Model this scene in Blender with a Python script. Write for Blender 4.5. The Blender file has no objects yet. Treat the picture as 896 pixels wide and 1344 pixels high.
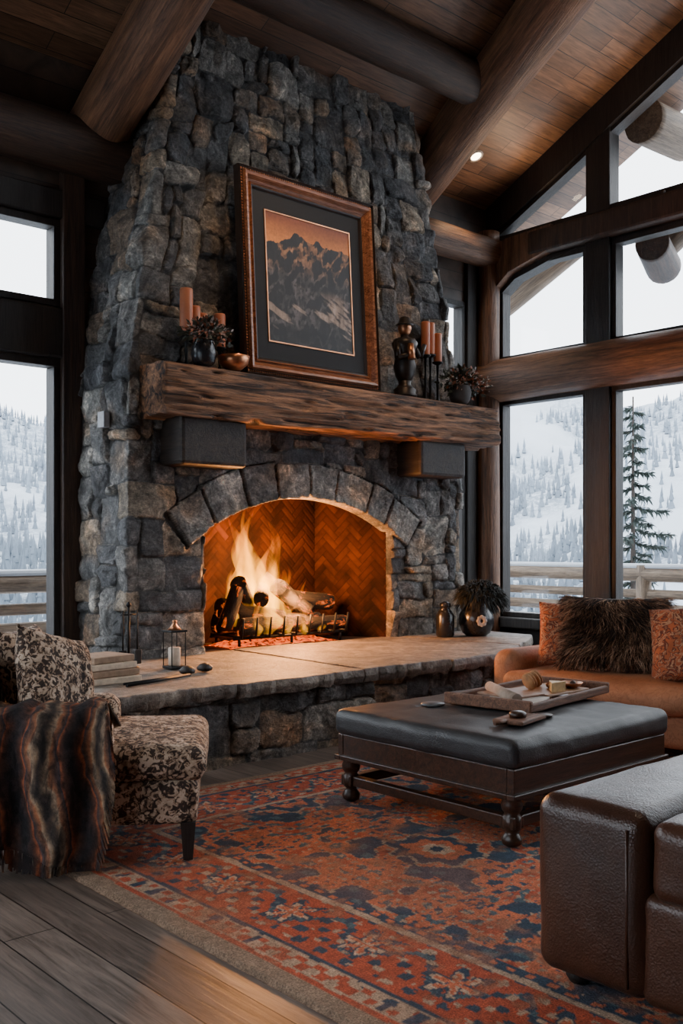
import bpy, bmesh, math, random
import numpy as np
from mathutils import Vector, Matrix
random.seed(7); rng=np.random.RandomState(7)
S=bpy.context.scene
COL=S.collection

# ------------------------------------------------------------ noise
def _h(ix,iy,seed):
    n=(ix*374761393+iy*668265263+seed*1442695)&0xffffffff
    n=((n^(n>>13))*1274126177)&0xffffffff
    return ((n^(n>>16))&0xffff)/65535.0
def vnoise(x,y,seed=0):
    x=np.asarray(x,float);y=np.asarray(y,float)
    ix=np.floor(x).astype(np.int64);iy=np.floor(y).astype(np.int64)
    fx=x-ix;fy=y-iy
    fx=fx*fx*(3-2*fx);fy=fy*fy*(3-2*fy)
    a=_h(ix,iy,seed);b=_h(ix+1,iy,seed);c=_h(ix,iy+1,seed);d=_h(ix+1,iy+1,seed)
    return (a*(1-fx)+b*fx)*(1-fy)+(c*(1-fx)+d*fx)*fy
def fbm(x,y,seed=0,o=4):
    s=0;a=.5;t=0
    for k in range(o):
        s=s+a*vnoise(x*2**k,y*2**k,seed+k*17);t+=a;a*=.5
    return s/t
def sm(x): 
    x=np.clip(x,0,1);return x*x*(3-2*x)

# ------------------------------------------------------------ objects
def empty(name,loc=(0,0,0),rz=0):
    e=bpy.data.objects.new(name,None);COL.objects.link(e);e.location=loc;e.rotation_euler=(0,0,rz);e.empty_display_size=.1
    return e
def mobj(name,verts,faces,mat,parent=None,smooth=False,loc=None,rot=None,col=None):
    me=bpy.data.meshes.new(name)
    me.from_pydata([tuple(v) for v in verts] if not isinstance(verts,np.ndarray) else verts.tolist(),[],faces if isinstance(faces,list) else faces.tolist())
    if col is not None:
        at=me.color_attributes.new('col','FLOAT_COLOR','POINT')
        c=np.ones((len(me.vertices),4),np.float32);c[:,:3]=col
        at.data.foreach_set('color',c.ravel())
    if smooth: me.polygons.foreach_set('use_smooth',[True]*len(me.polygons))
    me.update()
    o=bpy.data.objects.new(name,me);COL.objects.link(o)
    if mat: me.materials.append(mat)
    if loc is not None:o.location=loc
    if rot is not None:o.rotation_euler=rot
    if parent:o.parent=parent
    return o
def bevel(o,w=.01,s=2):
    m=o.modifiers.new('bev','BEVEL');m.width=w;m.segments=s;m.limit_method='ANGLE';return o
def box(name,lo,hi,mat,parent=None,bw=0,rz=0,seg=2):
    c=[(a+b)/2 for a,b in zip(lo,hi)];h=[abs(b-a)/2 for a,b in zip(lo,hi)]
    v=[(x*h[0],y*h[1],z*h[2]) for x in(-1,1) for y in(-1,1) for z in(-1,1)]
    f=[(0,1,3,2),(4,6,7,5),(0,4,5,1),(2,3,7,6),(0,2,6,4),(1,5,7,3)]
    o=mobj(name,v,f,mat,parent,loc=c,rot=(0,0,rz))
    if bw:bevel(o,bw,seg)
    return o
def boxes(name,lst,mat,parent=None,bw=0):
    V=[];F=[]
    for lo,hi in lst:
        b=len(V)
        V+=[(x,y,z) for x in(lo[0],hi[0]) for y in(lo[1],hi[1]) for z in(lo[2],hi[2])]
        F+=[tuple(b+i for i in f) for f in [(0,1,3,2),(4,6,7,5),(0,4,5,1),(2,3,7,6),(0,2,6,4),(1,5,7,3)]]
    o=mobj(name,V,F,mat,parent)
    if bw:bevel(o,bw)
    return o
def rod(name,p0,p1,r0,r1,mat,parent=None,seg=20,noise=0,seed=0,rings=None):
    p0=Vector(p0);p1=Vector(p1);L=(p1-p0).length
    if rings is None: rings=max(2,int(L/.08)) if noise else 2
    V=[];F=[]
    for i in range(rings):
        t=i/(rings-1)
        for j in range(seg):
            a=2*math.pi*j/seg
            r=r0+(r1-r0)*t
            if noise:
                r*=1+noise*(float(fbm(np.array(t*L*1.2),np.array(math.cos(a)*1.3+5+math.sin(a)*.7),seed))-.5)*2+noise*.6*(float(vnoise(np.array(t*L*.8),np.array(math.sin(a)*3+9+math.cos(a)*2),seed+5))-.5)
            V.append((r*math.cos(a),r*math.sin(a),t*L))
    for i in range(rings-1):
        for j in range(seg):
            F.append((i*seg+j,i*seg+(j+1)%seg,(i+1)*seg+(j+1)%seg,(i+1)*seg+j))
    F.append(tuple(reversed(range(seg))));F.append(tuple((rings-1)*seg+j for j in range(seg)))
    o=mobj(name,V,F,mat,parent,smooth=True)
    q=(p1-p0).to_track_quat('Z','Y')
    o.rotation_mode='QUATERNION';o.rotation_quaternion=q;o.location=p0
    for p in o.data.polygons[-2:]:p.use_smooth=False
    return o
def lathe(name,prof,loc,mat,parent=None,seg=28,smooth=True,cap=True):
    V=[];F=[];n=len(prof)
    for r,z in prof:
        for j in range(seg):
            a=2*math.pi*j/seg;V.append((r*math.cos(a),r*math.sin(a),z))
    for i in range(n-1):
        for j in range(seg):
            F.append((i*seg+j,i*seg+(j+1)%seg,(i+1)*seg+(j+1)%seg,(i+1)*seg+j))
    if cap:
        F.append(tuple(reversed(range(seg))));F.append(tuple((n-1)*seg+j for j in range(seg)))
    return mobj(name,V,F,mat,parent,smooth=smooth,loc=loc)
def rbox(name,lo,hi,r,mat,parent=None,n=14,puff=(0,0,0),wr=0,seed=0,rot=None,wf=6,tuft=None):
    lo=np.array(lo,float);hi=np.array(hi,float);c=(lo+hi)/2;h=(hi-lo)/2
    r=min(r,*h)
    V=[];F=[];idx={}
    k=5
    def axis(i):
        e=[-h[i]+r*t/k for t in range(k)]
        nn_=n if (tuft is None or i==2) else 44
        m=list(np.linspace(-h[i]+r,h[i]-r,nn_)) if h[i]-r>1e-4 else [0.0]
        return e+m+[-x for x in reversed(e)]
    A=[axis(i) for i in range(3)]
    def vid(i,j,l):
        key=(i,j,l)
        if key in idx:return idx[key]
        p=np.array([A[0][i],A[1][j],A[2][l]])
        q=np.clip(p,-(h-r),h-r);d=p-q;L=np.linalg.norm(d)
        if L>1e-9:
            nn=d/L;p=q+nn*r
        else: nn=np.zeros(3)
        u=p/h
        for a in range(3):
            o1,o2=[b for b in range(3) if b!=a]
            p[a]+=puff[a]*np.sign(u[a])*abs(u[a])**3*max(0,1-u[o1]**2)*max(0,1-u[o2]**2)
        if wr:
            w=float(fbm(np.array(p[0]*wf+p[2]*5+seed),np.array(p[1]*wf-p[2]*4+3),seed))-.5
            p=p+nn*w*wr*2
        if tuft is not None and p[2]>h[2]*.5:
            tx_=p[0]/(2*h[0])*tuft[0];ty__=p[1]/(2*h[1])*tuft[1]
            fx_=tx_-round(tx_);fy_=ty__-round(ty__)
            if abs(round(tx_))<=tuft[0]/2-.6 and abs(round(ty__))<=tuft[1]/2-.6:
                p[2]-=tuft[2]*math.exp(-(fx_*fx_+fy_*fy_)/.012)
            p[2]-=tuft[2]*.35*math.exp(-(min(abs(fx_),abs(fy_))/.05)**2)*max(0,1-u[0]**4)*max(0,1-u[1]**4)
        V.append(p);idx[key]=len(V)-1;return idx[key]
    N=[len(a) for a in A]
    for a in range(3):
        o1,o2=[b for b in range(3) if b!=a]
        for s in (0,N[a]-1):
            for i in range(N[o1]-1):
                for j in range(N[o2]-1):
                    q=[]
                    for di,dj in((0,0),(1,0),(1,1),(0,1)):
                        t=[0,0,0];t[a]=s;t[o1]=i+di;t[o2]=j+dj;q.append(vid(*t))
                    if len(set(q))==4:F.append(tuple(q))
    o=mobj(name,V,F,mat,parent,smooth=True,loc=tuple(c),rot=rot)
    bm=bmesh.new();bm.from_mesh(o.data);bmesh.ops.recalc_face_normals(bm,faces=bm.faces);bm.to_mesh(o.data);bm.free()
    for p in o.data.polygons:p.use_smooth=True
    return o
def pillow(name,w,hh,t,mat,loc,rot,parent=None,seed=0,n=22):
    V=[];F=[]
    for s in(1,-1):
        b=len(V)
        for i in range(n+1):
            for j in range(n+1):
                u=-1+2*i/n;v=-1+2*j/n
                x=u*w/2*(1-.07*(1-v*v)*u*u)
                y=v*hh/2*(1-.07*(1-u*u)*v*v)
                z=s*t/2*(max(0,(1-u**4))*max(0,(1-v**4)))**.55
                if 0<i<n and 0<j<n: z+=s*(float(fbm(np.array(u*3+seed),np.array(v*3+s),seed))-.5)*.035
                V.append((x,y,z))
        for i in range(n):
            for j in range(n):
                q=(b+i*(n+1)+j,b+(i+1)*(n+1)+j,b+(i+1)*(n+1)+j+1,b+i*(n+1)+j+1)
                F.append(q if s>0 else q[::-1])
    o=mobj(name,V,F,mat,parent,smooth=True,loc=loc,rot=rot)
    bm=bmesh.new();bm.from_mesh(o.data);bmesh.ops.remove_doubles(bm,verts=bm.verts,dist=1e-4);bm.to_mesh(o.data);bm.free()
    return o
def strands(name,pts,dirs,ln,wd,mat,parent=None,droop=.3,seed=0,loc=(0,0,0)):
    r=random.Random(seed);V=[];F=[]
    for p,d in zip(pts,dirs):
        p=Vector(p);d=Vector(d).normalized()
        d=(d+Vector((r.uniform(-.5,.5),r.uniform(-.5,.5),r.uniform(-.5,.5)))*.9).normalized()
        L=ln*r.uniform(.6,1.2);side=d.cross(Vector((r.uniform(-1,1),r.uniform(-1,1),r.uniform(-1,1)))).normalized()*wd
        b=len(V);m=p+d*L*.55+Vector((0,0,-droop*L*.2));e=p+d*L*.95+Vector((0,0,-droop*L))
        V+=[p-side,p+side,m+side*.8,m-side*.8,e];F+=[(b,b+1,b+2,b+3),(b+3,b+2,b+4)]
    return mobj(name,V,F,mat,parent,loc=loc)
def foliage(name,c,rad,n,sz,mat,parent=None,seed=0,up=.3):
    r=random.Random(seed);V=[];F=[]
    for i in range(n):
        d=Vector((r.gauss(0,1),r.gauss(0,1),r.gauss(0,1)+up)).normalized()
        p=Vector((c[0]+d.x*rad[0]*r.uniform(.2,1),c[1]+d.y*rad[1]*r.uniform(.2,1),c[2]+d.z*rad[2]*r.uniform(.2,1)))
        a=(d+Vector((r.uniform(-1,1),r.uniform(-1,1),r.uniform(-.6,.6)))).normalized()
        s=a.cross(Vector((r.uniform(-1,1),r.uniform(-1,1),r.uniform(-1,1)))).normalized()
        k=sz*r.uniform(.6,1.3);b=len(V)
        V+=[p,p+a*k*.45+s*k*.28,p+a*k,p+a*k*.45-s*k*.28];F.append((b,b+1,b+2,b+3))
    return mobj(name,V,F,mat,parent)

# ------------------------------------------------------------ materials
class M:
    def __init__(s,name,base=(.5,.5,.5),rough=.6,metal=0,**kw):
        m=bpy.data.materials.new(name);m.use_nodes=True;s.m=m;s.t=m.node_tree;s.b=s.t.nodes['Principled BSDF']
        s.b.inputs['Base Color'].default_value=(*base,1);s.b.inputs['Roughness'].default_value=rough;s.b.inputs['Metallic'].default_value=metal
        for k,v in kw.items(): s.b.inputs[k.replace('_',' ')].default_value=v
    def n(s,t,ins=None,**kw):
        n=s.t.nodes.new(t)
        for k,v in kw.items():setattr(n,k,v)
        if ins:
            for k,v in ins.items():
                if isinstance(v,bpy.types.NodeSocket): s.t.links.new(v,n.inputs[k])
                else:n.inputs[k].default_value=v
        return n
    def l(s,a,b):s.t.links.new(a,b)
    def coord(s,scale=(1,1,1),rot=(0,0,0),kind='Object',loc=(0,0,0)):
        c=s.n('ShaderNodeTexCoord');mp=s.n('ShaderNodeMapping',{'Vector':c.outputs[kind],'Scale':scale,'Rotation':rot,'Location':loc});return mp.outputs[0]
    def noise(s,vec,scale,detail=4,rough=.6,dist=0):
        return s.n('ShaderNodeTexNoise',{'Vector':vec,'Scale':scale,'Detail':detail,'Roughness':rough,'Distortion':dist}).outputs['Fac']
    def ramp(s,fac,stops,interp='LINEAR'):
        r=s.n('ShaderNodeValToRGB');r.color_ramp.interpolation=interp;e=r.color_ramp.elements
        while len(e)<len(stops):e.new(.5)
        for el,(p,c) in zip(e,stops):
            el.position=p;el.color=(*c,1) if len(c)==3 else c
        s.l(fac,r.inputs[0]);return r.outputs[0]
    def mix(s,f,a,b,mode='MIX'):
        n=s.n('ShaderNodeMix',data_type='RGBA',blend_type=mode)
        for k,v in((0,f),(6,a),(7,b)):
            if isinstance(v,bpy.types.NodeSocket):s.l(v,n.inputs[k])
            else:n.inputs[k].default_value=v if k==0 else (*v,1)
        return n.outputs[2]
    def math(s,op,a,b=0):
        n=s.n('ShaderNodeMath',operation=op)
        for k,v in((0,a),(1,b)):
            if isinstance(v,bpy.types.NodeSocket):s.l(v,n.inputs[k])
            else:n.inputs[k].default_value=v
        return n.outputs[0]
    def bump(s,h,st=.3,d=.02):
        b=s.n('ShaderNodeBump',{'Height':h,'Strength':st,'Distance':d});s.l(b.outputs[0],s.b.inputs['Normal'])
    def color(s,c):s.l(c,s.b.inputs['Base Color'])

def stone_mat(name,tint=(1,1,1),bright=1.0):
    m=M(name,rough=.6);a=m.n('ShaderNodeAttribute',attribute_name='col')
    sp=m.n('ShaderNodeSeparateColor',{'Color':a.outputs['Color']})
    k=bright
    def c(r,g,b):return(r*k*tint[0],g*k*tint[1],b*k*tint[2])
    st=[(0,c(.078,.077,.079)),(.14,c(.16,.155,.148)),(.28,c(.105,.107,.113)),(.42,c(.235,.225,.205)),(.56,c(.13,.13,.13)),(.70,c(.27,.22,.165)),(.82,c(.085,.087,.093)),(.91,c(.20,.15,.11))]
    base=m.ramp(sp.outputs[0],st,'CONSTANT')
    v=m.coord();n1=m.noise(v,4.0,11,.74,.9);n2=m.noise(v,30,7,.8)
    n3=m.noise(v,2.4,3,.5);ve=m.noise(m.coord((1,1,2.2),(.5,.3,.2)),7,8,.7,2.5)
    n1=m.ramp(n1,[(.34,(.16,.16,.17)),(.46,(.65,.65,.65)),(.55,(1.1,1.08,1.05)),(.67,(2.8,2.65,2.5))])
    n2=m.ramp(n2,[(.32,(.35,.35,.35)),(.5,(1,1,1)),(.66,(1.75,1.75,1.75))])
    x=m.mix(1.,base,n1,'MULTIPLY');x=m.mix(1.,x,n2,'MULTIPLY')
    rust=m.ramp(n3,[(.52,(1,1,1)),(.66,(1.3,1.0,.76))]);x=m.mix(1.,x,rust,'MULTIPLY')
    x=m.mix(.8,x,m.ramp(ve,[(.47,(1,1,1)),(.5,(.35,.35,.36)),(.53,(1,1,1))]),'MULTIPLY')
    x=m.mix(sp.outputs[1],(.045,.043,.041),x)
    m.color(x);m.bump(m.math('ADD',m.math('ADD',m.noise(v,12,9,.78,.4),m.math('MULTIPLY',m.noise(v,55,5,.7),.45)),m.math('MULTIPLY',ve,.5)),1.,.035);return m.m
def wood(name,dark,light,axis=2,scale=1,rough=.6,bump=.4,stretch=.07,contrast=(.32,.68)):
    m=M(name,rough=rough);sc=[9*scale]*3;sc[axis]=9*scale*stretch
    v=m.coord(tuple(sc));n=m.noise(v,1.6,7,.65,1.2)
    f=m.noise(m.coord(tuple(x*4 for x in sc)),2.2,5,.7,.4)
    mid=tuple((a+b)/2 for a,b in zip(dark,light))
    c=m.ramp(n,[(contrast[0],dark),(.5,mid),(contrast[1],light)])
    c=m.mix(.7,c,m.ramp(f,[(.35,(.25,.23,.22)),(.6,(1.15,1.15,1.15))]),'MULTIPLY')
    m.color(c);m.bump(m.math('ADD',n,m.math('MULTIPLY',f,.6)),bump,.02);return m.m
def planks(name,cols,bw,bh,rot=(0,0,0),rough=.45,mortar=.004,grain=(1,14,1),bump=.3):
    m=M(name,rough=rough);v=m.coord(rot=rot,kind='Object')
    b=m.n('ShaderNodeTexBrick',{'Vector':v,'Color1':(0,0,0,1),'Color2':(1,1,1,1),'Mortar':(.5,.5,.5,1),'Scale':1.0,'Mortar Size':mortar,'Brick Width':bw,'Row Height':bh},offset=.37,offset_frequency=2)
    g=m.n('ShaderNodeMapping',{'Vector':v,'Scale':grain})
    n=m.noise(g.outputs[0],3,7,.65,.8);n2=m.noise(v,1.3,3)
    base=m.ramp(b.outputs['Color'],[(i/(len(cols)-1),c) for i,c in enumerate(cols)])
    c=m.mix(1.,base,m.ramp(n,[(.3,(.42,.40,.38)),(.5,(1,1,1)),(.72,(1.6,1.55,1.5))]),'MULTIPLY')
    c=m.mix(.7,c,m.ramp(n2,[(.3,(.6,.6,.6)),(.7,(1.3,1.3,1.3))]),'MULTIPLY')
    c=m.mix(b.outputs['Fac'],c,(.008,.006,.005))
    m.color(c);h=m.math('SUBTRACT',m.math('MULTIPLY',n,.3),b.outputs['Fac']);m.bump(h,bump,.01)
    return m.m
def simple(name,c,rough=.5,metal=0,var=.25,ns=20,bump=.1,**kw):
    m=M(name,c,rough,metal,**kw);v=m.coord();n=m.noise(v,ns,5)
    m.color(m.ramp(n,[(.3,tuple(x*(1-var) for x in c)),(.7,tuple(x*(1+var) for x in c))]))
    if bump:m.bump(n,bump,.01)
    return m.m
def leather(name,dark,light,rough=.38,ns=3):
    m=M(name,rough=rough);v=m.coord();n=m.noise(v,ns,7,.65,.5)
    m.color(m.ramp(n,[(.3,dark),(.7,light)]))
    vo=m.n('ShaderNodeTexVoronoi',{'Vector':v,'Scale':160.});m.bump(m.math('ADD',m.math('MULTIPLY',vo.outputs['Distance'],.25),m.math('MULTIPLY',m.noise(v,7,5),1.2)),.3,.012)
    return m.m

STONE=stone_mat('fieldstone',tint=(1,1,1.0),bright=1.4)
STONE_H=stone_mat('hearth_fieldstone',bright=1.35)
LOG=wood('log_timber',(.05,.020,.010),(.27,.13,.065),2,rough=.5,bump=.6)
LOG_D=wood('log_timber_dark',(.018,.010,.007),(.08,.040,.023),2)
LOG_G=wood('log_weathered',(.09,.062,.04),(.28,.20,.135),2)
MANT=wood('mantel_oak',(.026,.011,.006),(.50,.24,.115),0,1.0,bump=1.,contrast=(.40,.61))
DARKW=wood('dark_stained_wood',(.009,.007,.006),(.030,.022,.018),2,rough=.5)
CEIL=planks('ceiling_boards',[(.085,.042,.023),(.19,.098,.053),(.13,.064,.034)],2.4,.17,rough=.5,grain=(1,12,1))
WALLW=planks('wall_boards',[(.045,.028,.019),(.08,.050,.034),(.06,.038,.026)],2.6,.2,rot=(math.pi/2,0,0),grain=(1,1,12))
WALLR=planks('wall_boards_side',[(.06,.038,.027),(.10,.066,.046)],2.6,.2,rot=(math.pi/2,0,math.pi/2),grain=(1,1,12))
FLOOR=planks('floor_boards',[(.12,.092,.077),(.21,.167,.142),(.155,.12,.10),(.26,.21,.18)],1.9,.19,rot=(0,0,math.pi/2),rough=.36,mortar=.003,grain=(1,14,1))
BLACK=simple('black_iron',(.012,.012,.013),.55,.6)
COPPER=simple('copper',(.55,.24,.12),.32,.9,var=.3,ns=12)
IRONP=simple('glazed_black',(.015,.015,.018),.25)
SNOW=simple('snow',(.46,.49,.53),.9,bump=.3,var=.05)

# ------------------------------------------------------------ height-field masonry
def pack(nu,nv,seed,ws,hs):
    r=random.Random(seed);g=-np.ones((nv,nu),int);R=[]
    for j in range(nv):
        for i in range(nu):
            if g[j,i]>=0:continue
            w=r.choice(ws);h=r.choice(hs)
            if w*h>16:h=max(2,16//w)
            if w*h<3:w+=1;h+=1
            ww=0
            while ww<w and i+ww<nu and g[j,i+ww]<0:ww+=1
            if ww==1:h=min(h,3)
            h=min(h,nv-j)
            hh=1
            while hh<h and (g[j+hh,i:i+ww]<0).all():hh+=1
            g[j:j+hh,i:i+ww]=len(R);R.append((i,i+ww,j,j+hh))
    return g,np.array(R,float)
def masonry(name,U,Z0,Z1,pos,mat,du=.011,cell=(.115,.088),seed=1,amp=.045,hole=None,arch=None,holesnap=None,parent=None,warp=.045,ws=(2,2,3,3,4,5),hs=(1,2,2,3,3,4)):
    nu=int(U/du)+1;nv=int((Z1-Z0)/du)+1
    u,z=np.meshgrid(np.linspace(0,U,nu),np.linspace(Z0,Z1,nv))
    wu=u+warp*2*(fbm(u*2.3,z*2.3,seed+1,2)-.5)+.030*(vnoise(u*6,z*6,seed+2)-.5)+.009*(vnoise(u*32,z*32,seed+6)-.5)
    wv=z-Z0+warp*2*(fbm(u*2.3+50,z*2.3+9,seed+3,2)-.5)+.030*(vnoise(u*6+7,z*6,seed+4)-.5)+.009*(vnoise(u*32,z*32+9,seed+7)-.5)
    g,R=pack(int(U/cell[0])+5,int((Z1-Z0)/cell[1])+5,seed,ws,hs)
    ci=np.clip(np.floor(wu/cell[0]).astype(int)+2,0,g.shape[1]-1);cj=np.clip(np.floor(wv/cell[1]).astype(int)+2,0,g.shape[0]-1)
    ID=g[cj,ci];r=R[ID]
    u0=(r[...,0]-2)*cell[0];u1=(r[...,1]-2)*cell[0];v0=(r[...,2]-2)*cell[1];v1=(r[...,3]-2)*cell[1]
    dx=np.minimum(wu-u0,u1-wu);dz=np.minimum(wv-v0,v1-wv)
    lu=wu-(u0+u1)/2;lv=wv-(v0+v1)/2
    rs=np.random.RandomState(seed+9);n=len(R)+60
    cut=rs.uniform(-.02,.045,(n,4))
    d=np.minimum(dx,dz)
    for k,(su,sv) in enumerate(((1,1),(1,-1),(-1,1),(-1,-1))):
        cd=((u1-u0)/2-su*lu+(v1-v0)/2-sv*lv)*.7071-cut[ID,k]
        d=np.minimum(d,np.where(cd>-.001,cd,np.maximum(cd,0)))
    if arch is not None:
        m,aid,ad=arch(u,z);ID=np.where(m,len(R)+aid,ID);d=np.where(m,ad,d);lu=np.where(m,0,lu);lv=np.where(m,0,lv)
    ra=rs.rand(n);rb=rs.rand(n)
    if arch is not None:
        ra[len(R):]=rs.choice([.2,.45,.5,.48],n-len(R));rb[len(R):]=.8
    prof=sm((d-.002)/.010)
    fac=None
    for k in range(5):
        a=rs.uniform(-.34,.34,n);b=rs.uniform(-.34,.34,n);c=rs.uniform(.0,.024,n)
        p=a[ID]*lu+b[ID]*lv+c[ID];fac=p if fac is None else np.minimum(fac,p)
    if arch is not None: fac=np.where(m,0.004,fac)
    fac=np.clip(fac,-.030,.03)
    f=fbm(u*4+ID*3.7,z*4+ID*1.3,seed+20,4);f2=fbm(u*18,z*18,seed+30,4)
    ter=f*8;ter=(np.floor(ter)+sm((ter-np.floor(ter))*5))/8
    h=prof*(amp*.6+amp*.8*rb[ID]+fac+.060*(ter-.5)+.014*(f2-.5))
    h=np.maximum(h,0)
    P,N=pos(u,z)
    P=P+N*h[...,None]
    keep=np.ones((nv-1,nu-1),bool)
    if hole is not None:
        ins=hole(u,z)
        keep=~(ins[:-1,:-1]&ins[1:,:-1]&ins[:-1,1:]&ins[1:,1:])
        su,sz=holesnap(u,z);P2,N2=pos(su,sz)
        P=np.where(ins[...,None],P2-N2*.10,P)
    idx=np.arange(nu*nv).reshape(nv,nu)
    q=np.stack([idx[:-1,:-1],idx[:-1,1:],idx[1:,1:],idx[1:,:-1]],-1)[keep]
    col=np.stack([ra[ID],sm((d-.0005)/.007),rb[ID]],-1).reshape(-1,3)
    return mobj(name,P.reshape(-1,3),q,mat,parent,smooth=True,col=col)
def pathpos(path):
    p=np.array(path,float);seg=np.diff(p,axis=0);L=np.hypot(seg[:,0],seg[:,1]);cum=np.concatenate([[0],np.cumsum(L)])
    nrm=np.stack([seg[:,1],-seg[:,0]],1)/L[:,None]
    def f(u,z):
        uu=np.clip(u,0,cum[-1]-1e-6);k=np.clip(np.searchsorted(cum,uu,side='right')-1,0,len(L)-1)
        t=(uu-cum[k])/L[k];xy=p[k]+seg[k]*t[...,None]
        N=nrm[k].copy()
        for c in range(1,len(L)):
            w=sm((uu-cum[c]+.04)/.08)[...,None];b=(np.abs(uu-cum[c])<.04)[...,None]
            N=np.where(b,nrm[c-1]*(1-w)+nrm[c]*w,N)
        return np.stack([xy[...,0],xy[...,1],z],-1),np.stack([N[...,0],N[...,1],0*z],-1)
    return f,cum[-1]

# ------------------------------------------------------------ room constants
XR=8.8; YB=7.25; XL=-2.6; YF=-4.5; RIDGE=1.4
def roofz(y): return 5.2+.5*(YB-y) if y>RIDGE else 5.2+.5*(YB-RIDGE)-.5*(RIDGE-y)

box('floor',(XL-.1,YF-.1,-.12),(XR+.1,YB+.1,0),FLOOR)
def slope(name,y0,y1,x0,x1,th,mat,parent=None):
    z0=roofz(y0);z1=roofz(y1);L=math.hypot(y1-y0,z1-z0);a=math.atan2(z1-z0,y1-y0)
    v=[(x,y,z) for x in(-(x1-x0)/2,(x1-x0)/2) for y in(-L/2,L/2) for z in(0,th)]
    f=[(0,1,3,2),(4,6,7,5),(0,4,5,1),(2,3,7,6),(0,2,6,4),(1,5,7,3)]
    return mobj(name,v,f,mat,parent,loc=((x0+x1)/2,(y0+y1)/2,(z0+z1)/2),rot=(a,0,0))
ce=empty('ceiling')
slope('slope_back',RIDGE,YB+.9,XL-.5,XR+1.1,.16,CEIL,ce)
slope('slope_front',YF-.9,RIDGE,XL-.5,XR+1.1,.16,CEIL,ce)

def wall_cells(u0,u1,z0,z1,holes):
    us=sorted({u0,u1,*[h[0] for h in holes],*[h[1] for h in holes]});zs=sorted({z0,z1,*[h[2] for h in holes],*[h[3] for h in holes]})
    out=[]
    for a,b in zip(us,us[1:]):
        for c,d in zip(zs,zs[1:]):
            m=((a+b)/2,(c+d)/2)
            if not any(h[0]<m[0]<h[1] and h[2]<m[1]<h[3] for h in holes):out.append((a,b,c,d))
    return out
GL=bpy.data.materials.new('window_glass');GL.use_nodes=True;t=GL.node_tree;t.nodes.clear()
o_=t.nodes.new('ShaderNodeOutputMaterial');tr=t.nodes.new('ShaderNodeBsdfTransparent');gs=t.nodes.new('ShaderNodeBsdfGlossy');mx=t.nodes.new('ShaderNodeMixShader')
gs.inputs['Roughness'].default_value=.02;mx.inputs[0].default_value=.04;tr.inputs[0].default_value=(.97,.985,1,1)
t.links.new(tr.outputs[0],mx.inputs[1]);t.links.new(gs.outputs[0],mx.inputs[2]);t.links.new(mx.outputs[0],o_.inputs[0])
wn=[0]
def window(axis,pl,u0,u1,z0,z1,fw=.06,th=.08):
    wn[0]+=1;e=empty('window_%d'%wn[0])
    def B(a,b,c,d,t0,t1):
        return ((a,pl+t0,c),(b,pl+t1,d)) if axis=='x' else ((pl+t0,a,c),(pl+t1,b,d))
    T=th/2
    boxes('frame',[B(u0,u1,z0,z0+fw,-T,T),B(u0,u1,z1-fw,z1,-T,T),B(u0,u0+fw,z0+fw,z1-fw,-T,T),B(u1-fw,u1,z0+fw,z1-fw,-T,T)],DARKW,e,.006)
    g=B(u0+fw*.6,u1-fw*.6,z0+fw*.6,z1-fw*.6,-.004,.004);boxes('glass',[g],GL,e)
    return e
BH=[(1.2,3.53,.55,2.82),(1.2,3.53,3.24,3.92),(7.55,8.38,.55,3.0),(7.55,8.38,3.3,4.08),(-2.0,.8,.55,2.82),(-2.0,.8,3.24,3.92)]
boxes('wall_back',[((a,YB,c),(b,YB+.16,d)) for a,b,c,d in wall_cells(XL,XR+.1,0,5.2,BH)],WALLW)
for a,b,c,d in BH: window('x',YB+.05,a,b,c,d,.055,.14)
RH=[]
BAYS=[(5.92,7.09),(3.95,5.63),(1.95,3.66),(-.1,1.66),(-2.2,-.4)]
for a,b in BAYS: RH+=[(a,b,.56,3.0),(a,b,3.44,4.5)]
boxes('wall_right',[((XR,a,c),(XR+.16,b,d)) for a,b,c,d in wall_cells(YF,YB,0,4.81,RH)],WALLR)
for a,b,c,d in RH: window('y',XR+.06,a,b,c,d,.055,.14)
gp=empty('gable_frame')
posts=[(5.63,5.92),(3.66,3.95),(1.66,1.95),(-.4,-.1)]
for a,b in posts:
    box('post',(XR-.04,a,4.81),(XR+.14,b,roofz((a+b)/2)-.1),DARKW,gp,.01)
def rake(y0,y1,h,x0,x1,mat,nm,drop=0):
    v=[(x,y,roofz(y)-dz-drop) for x in(x0,x1) for y in(y0,y1) for dz in(h,-.02)]
    return mobj(nm,v,[(0,1,3,2),(4,6,7,5),(0,4,5,1),(2,3,7,6),(0,2,6,4),(1,5,7,3)],mat,gp)
rake(YB,RIDGE,.36,XR-.06,XR+.14,DARKW,'rake_back');rake(RIDGE,YF,.36,XR-.06,XR+.14,DARKW,'rake_front')
mobj('glass_gable',[(XR+.06,YB,4.83),(XR+.06,YF,4.83),(XR+.06,YF,5.1),(XR+.06,RIDGE,8.0),(XR+.06,YB,5.1)],[(0,1,2,3,4)],GL,gp)
for (a,b) in BAYS[:2]:
    rake(b,a,.05,XR-.02,XR+.12,DARKW,'upper_frame',.36)
    box('upper_sill',(XR-.03,a,4.79),(XR+.13,b,4.86),DARKW,gp,.005)
mobj('head_filler',[(x,y,z) for x in(XR-.02,XR+.15) for y,z in((7.09,4.18),(6.86,4.34),(6.35,4.46),(6.05,4.5),(7.09,4.5))],
     [(0,1,2,3,4),(9,8,7,6,5),(0,5,6,1),(1,6,7,2),(2,7,8,3),(3,8,9,4),(4,9,5,0)],DARKW,gp)
LH=[(1.5,2.7,.5,3.9),(3.2,6.0,.5,3.9)]
wl=boxes('wall_left',[((XL-.16,a,c),(XL,b,d)) for a,b,c,d in wall_cells(YF,YB,0,5.2,LH)],WALLR)
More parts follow.
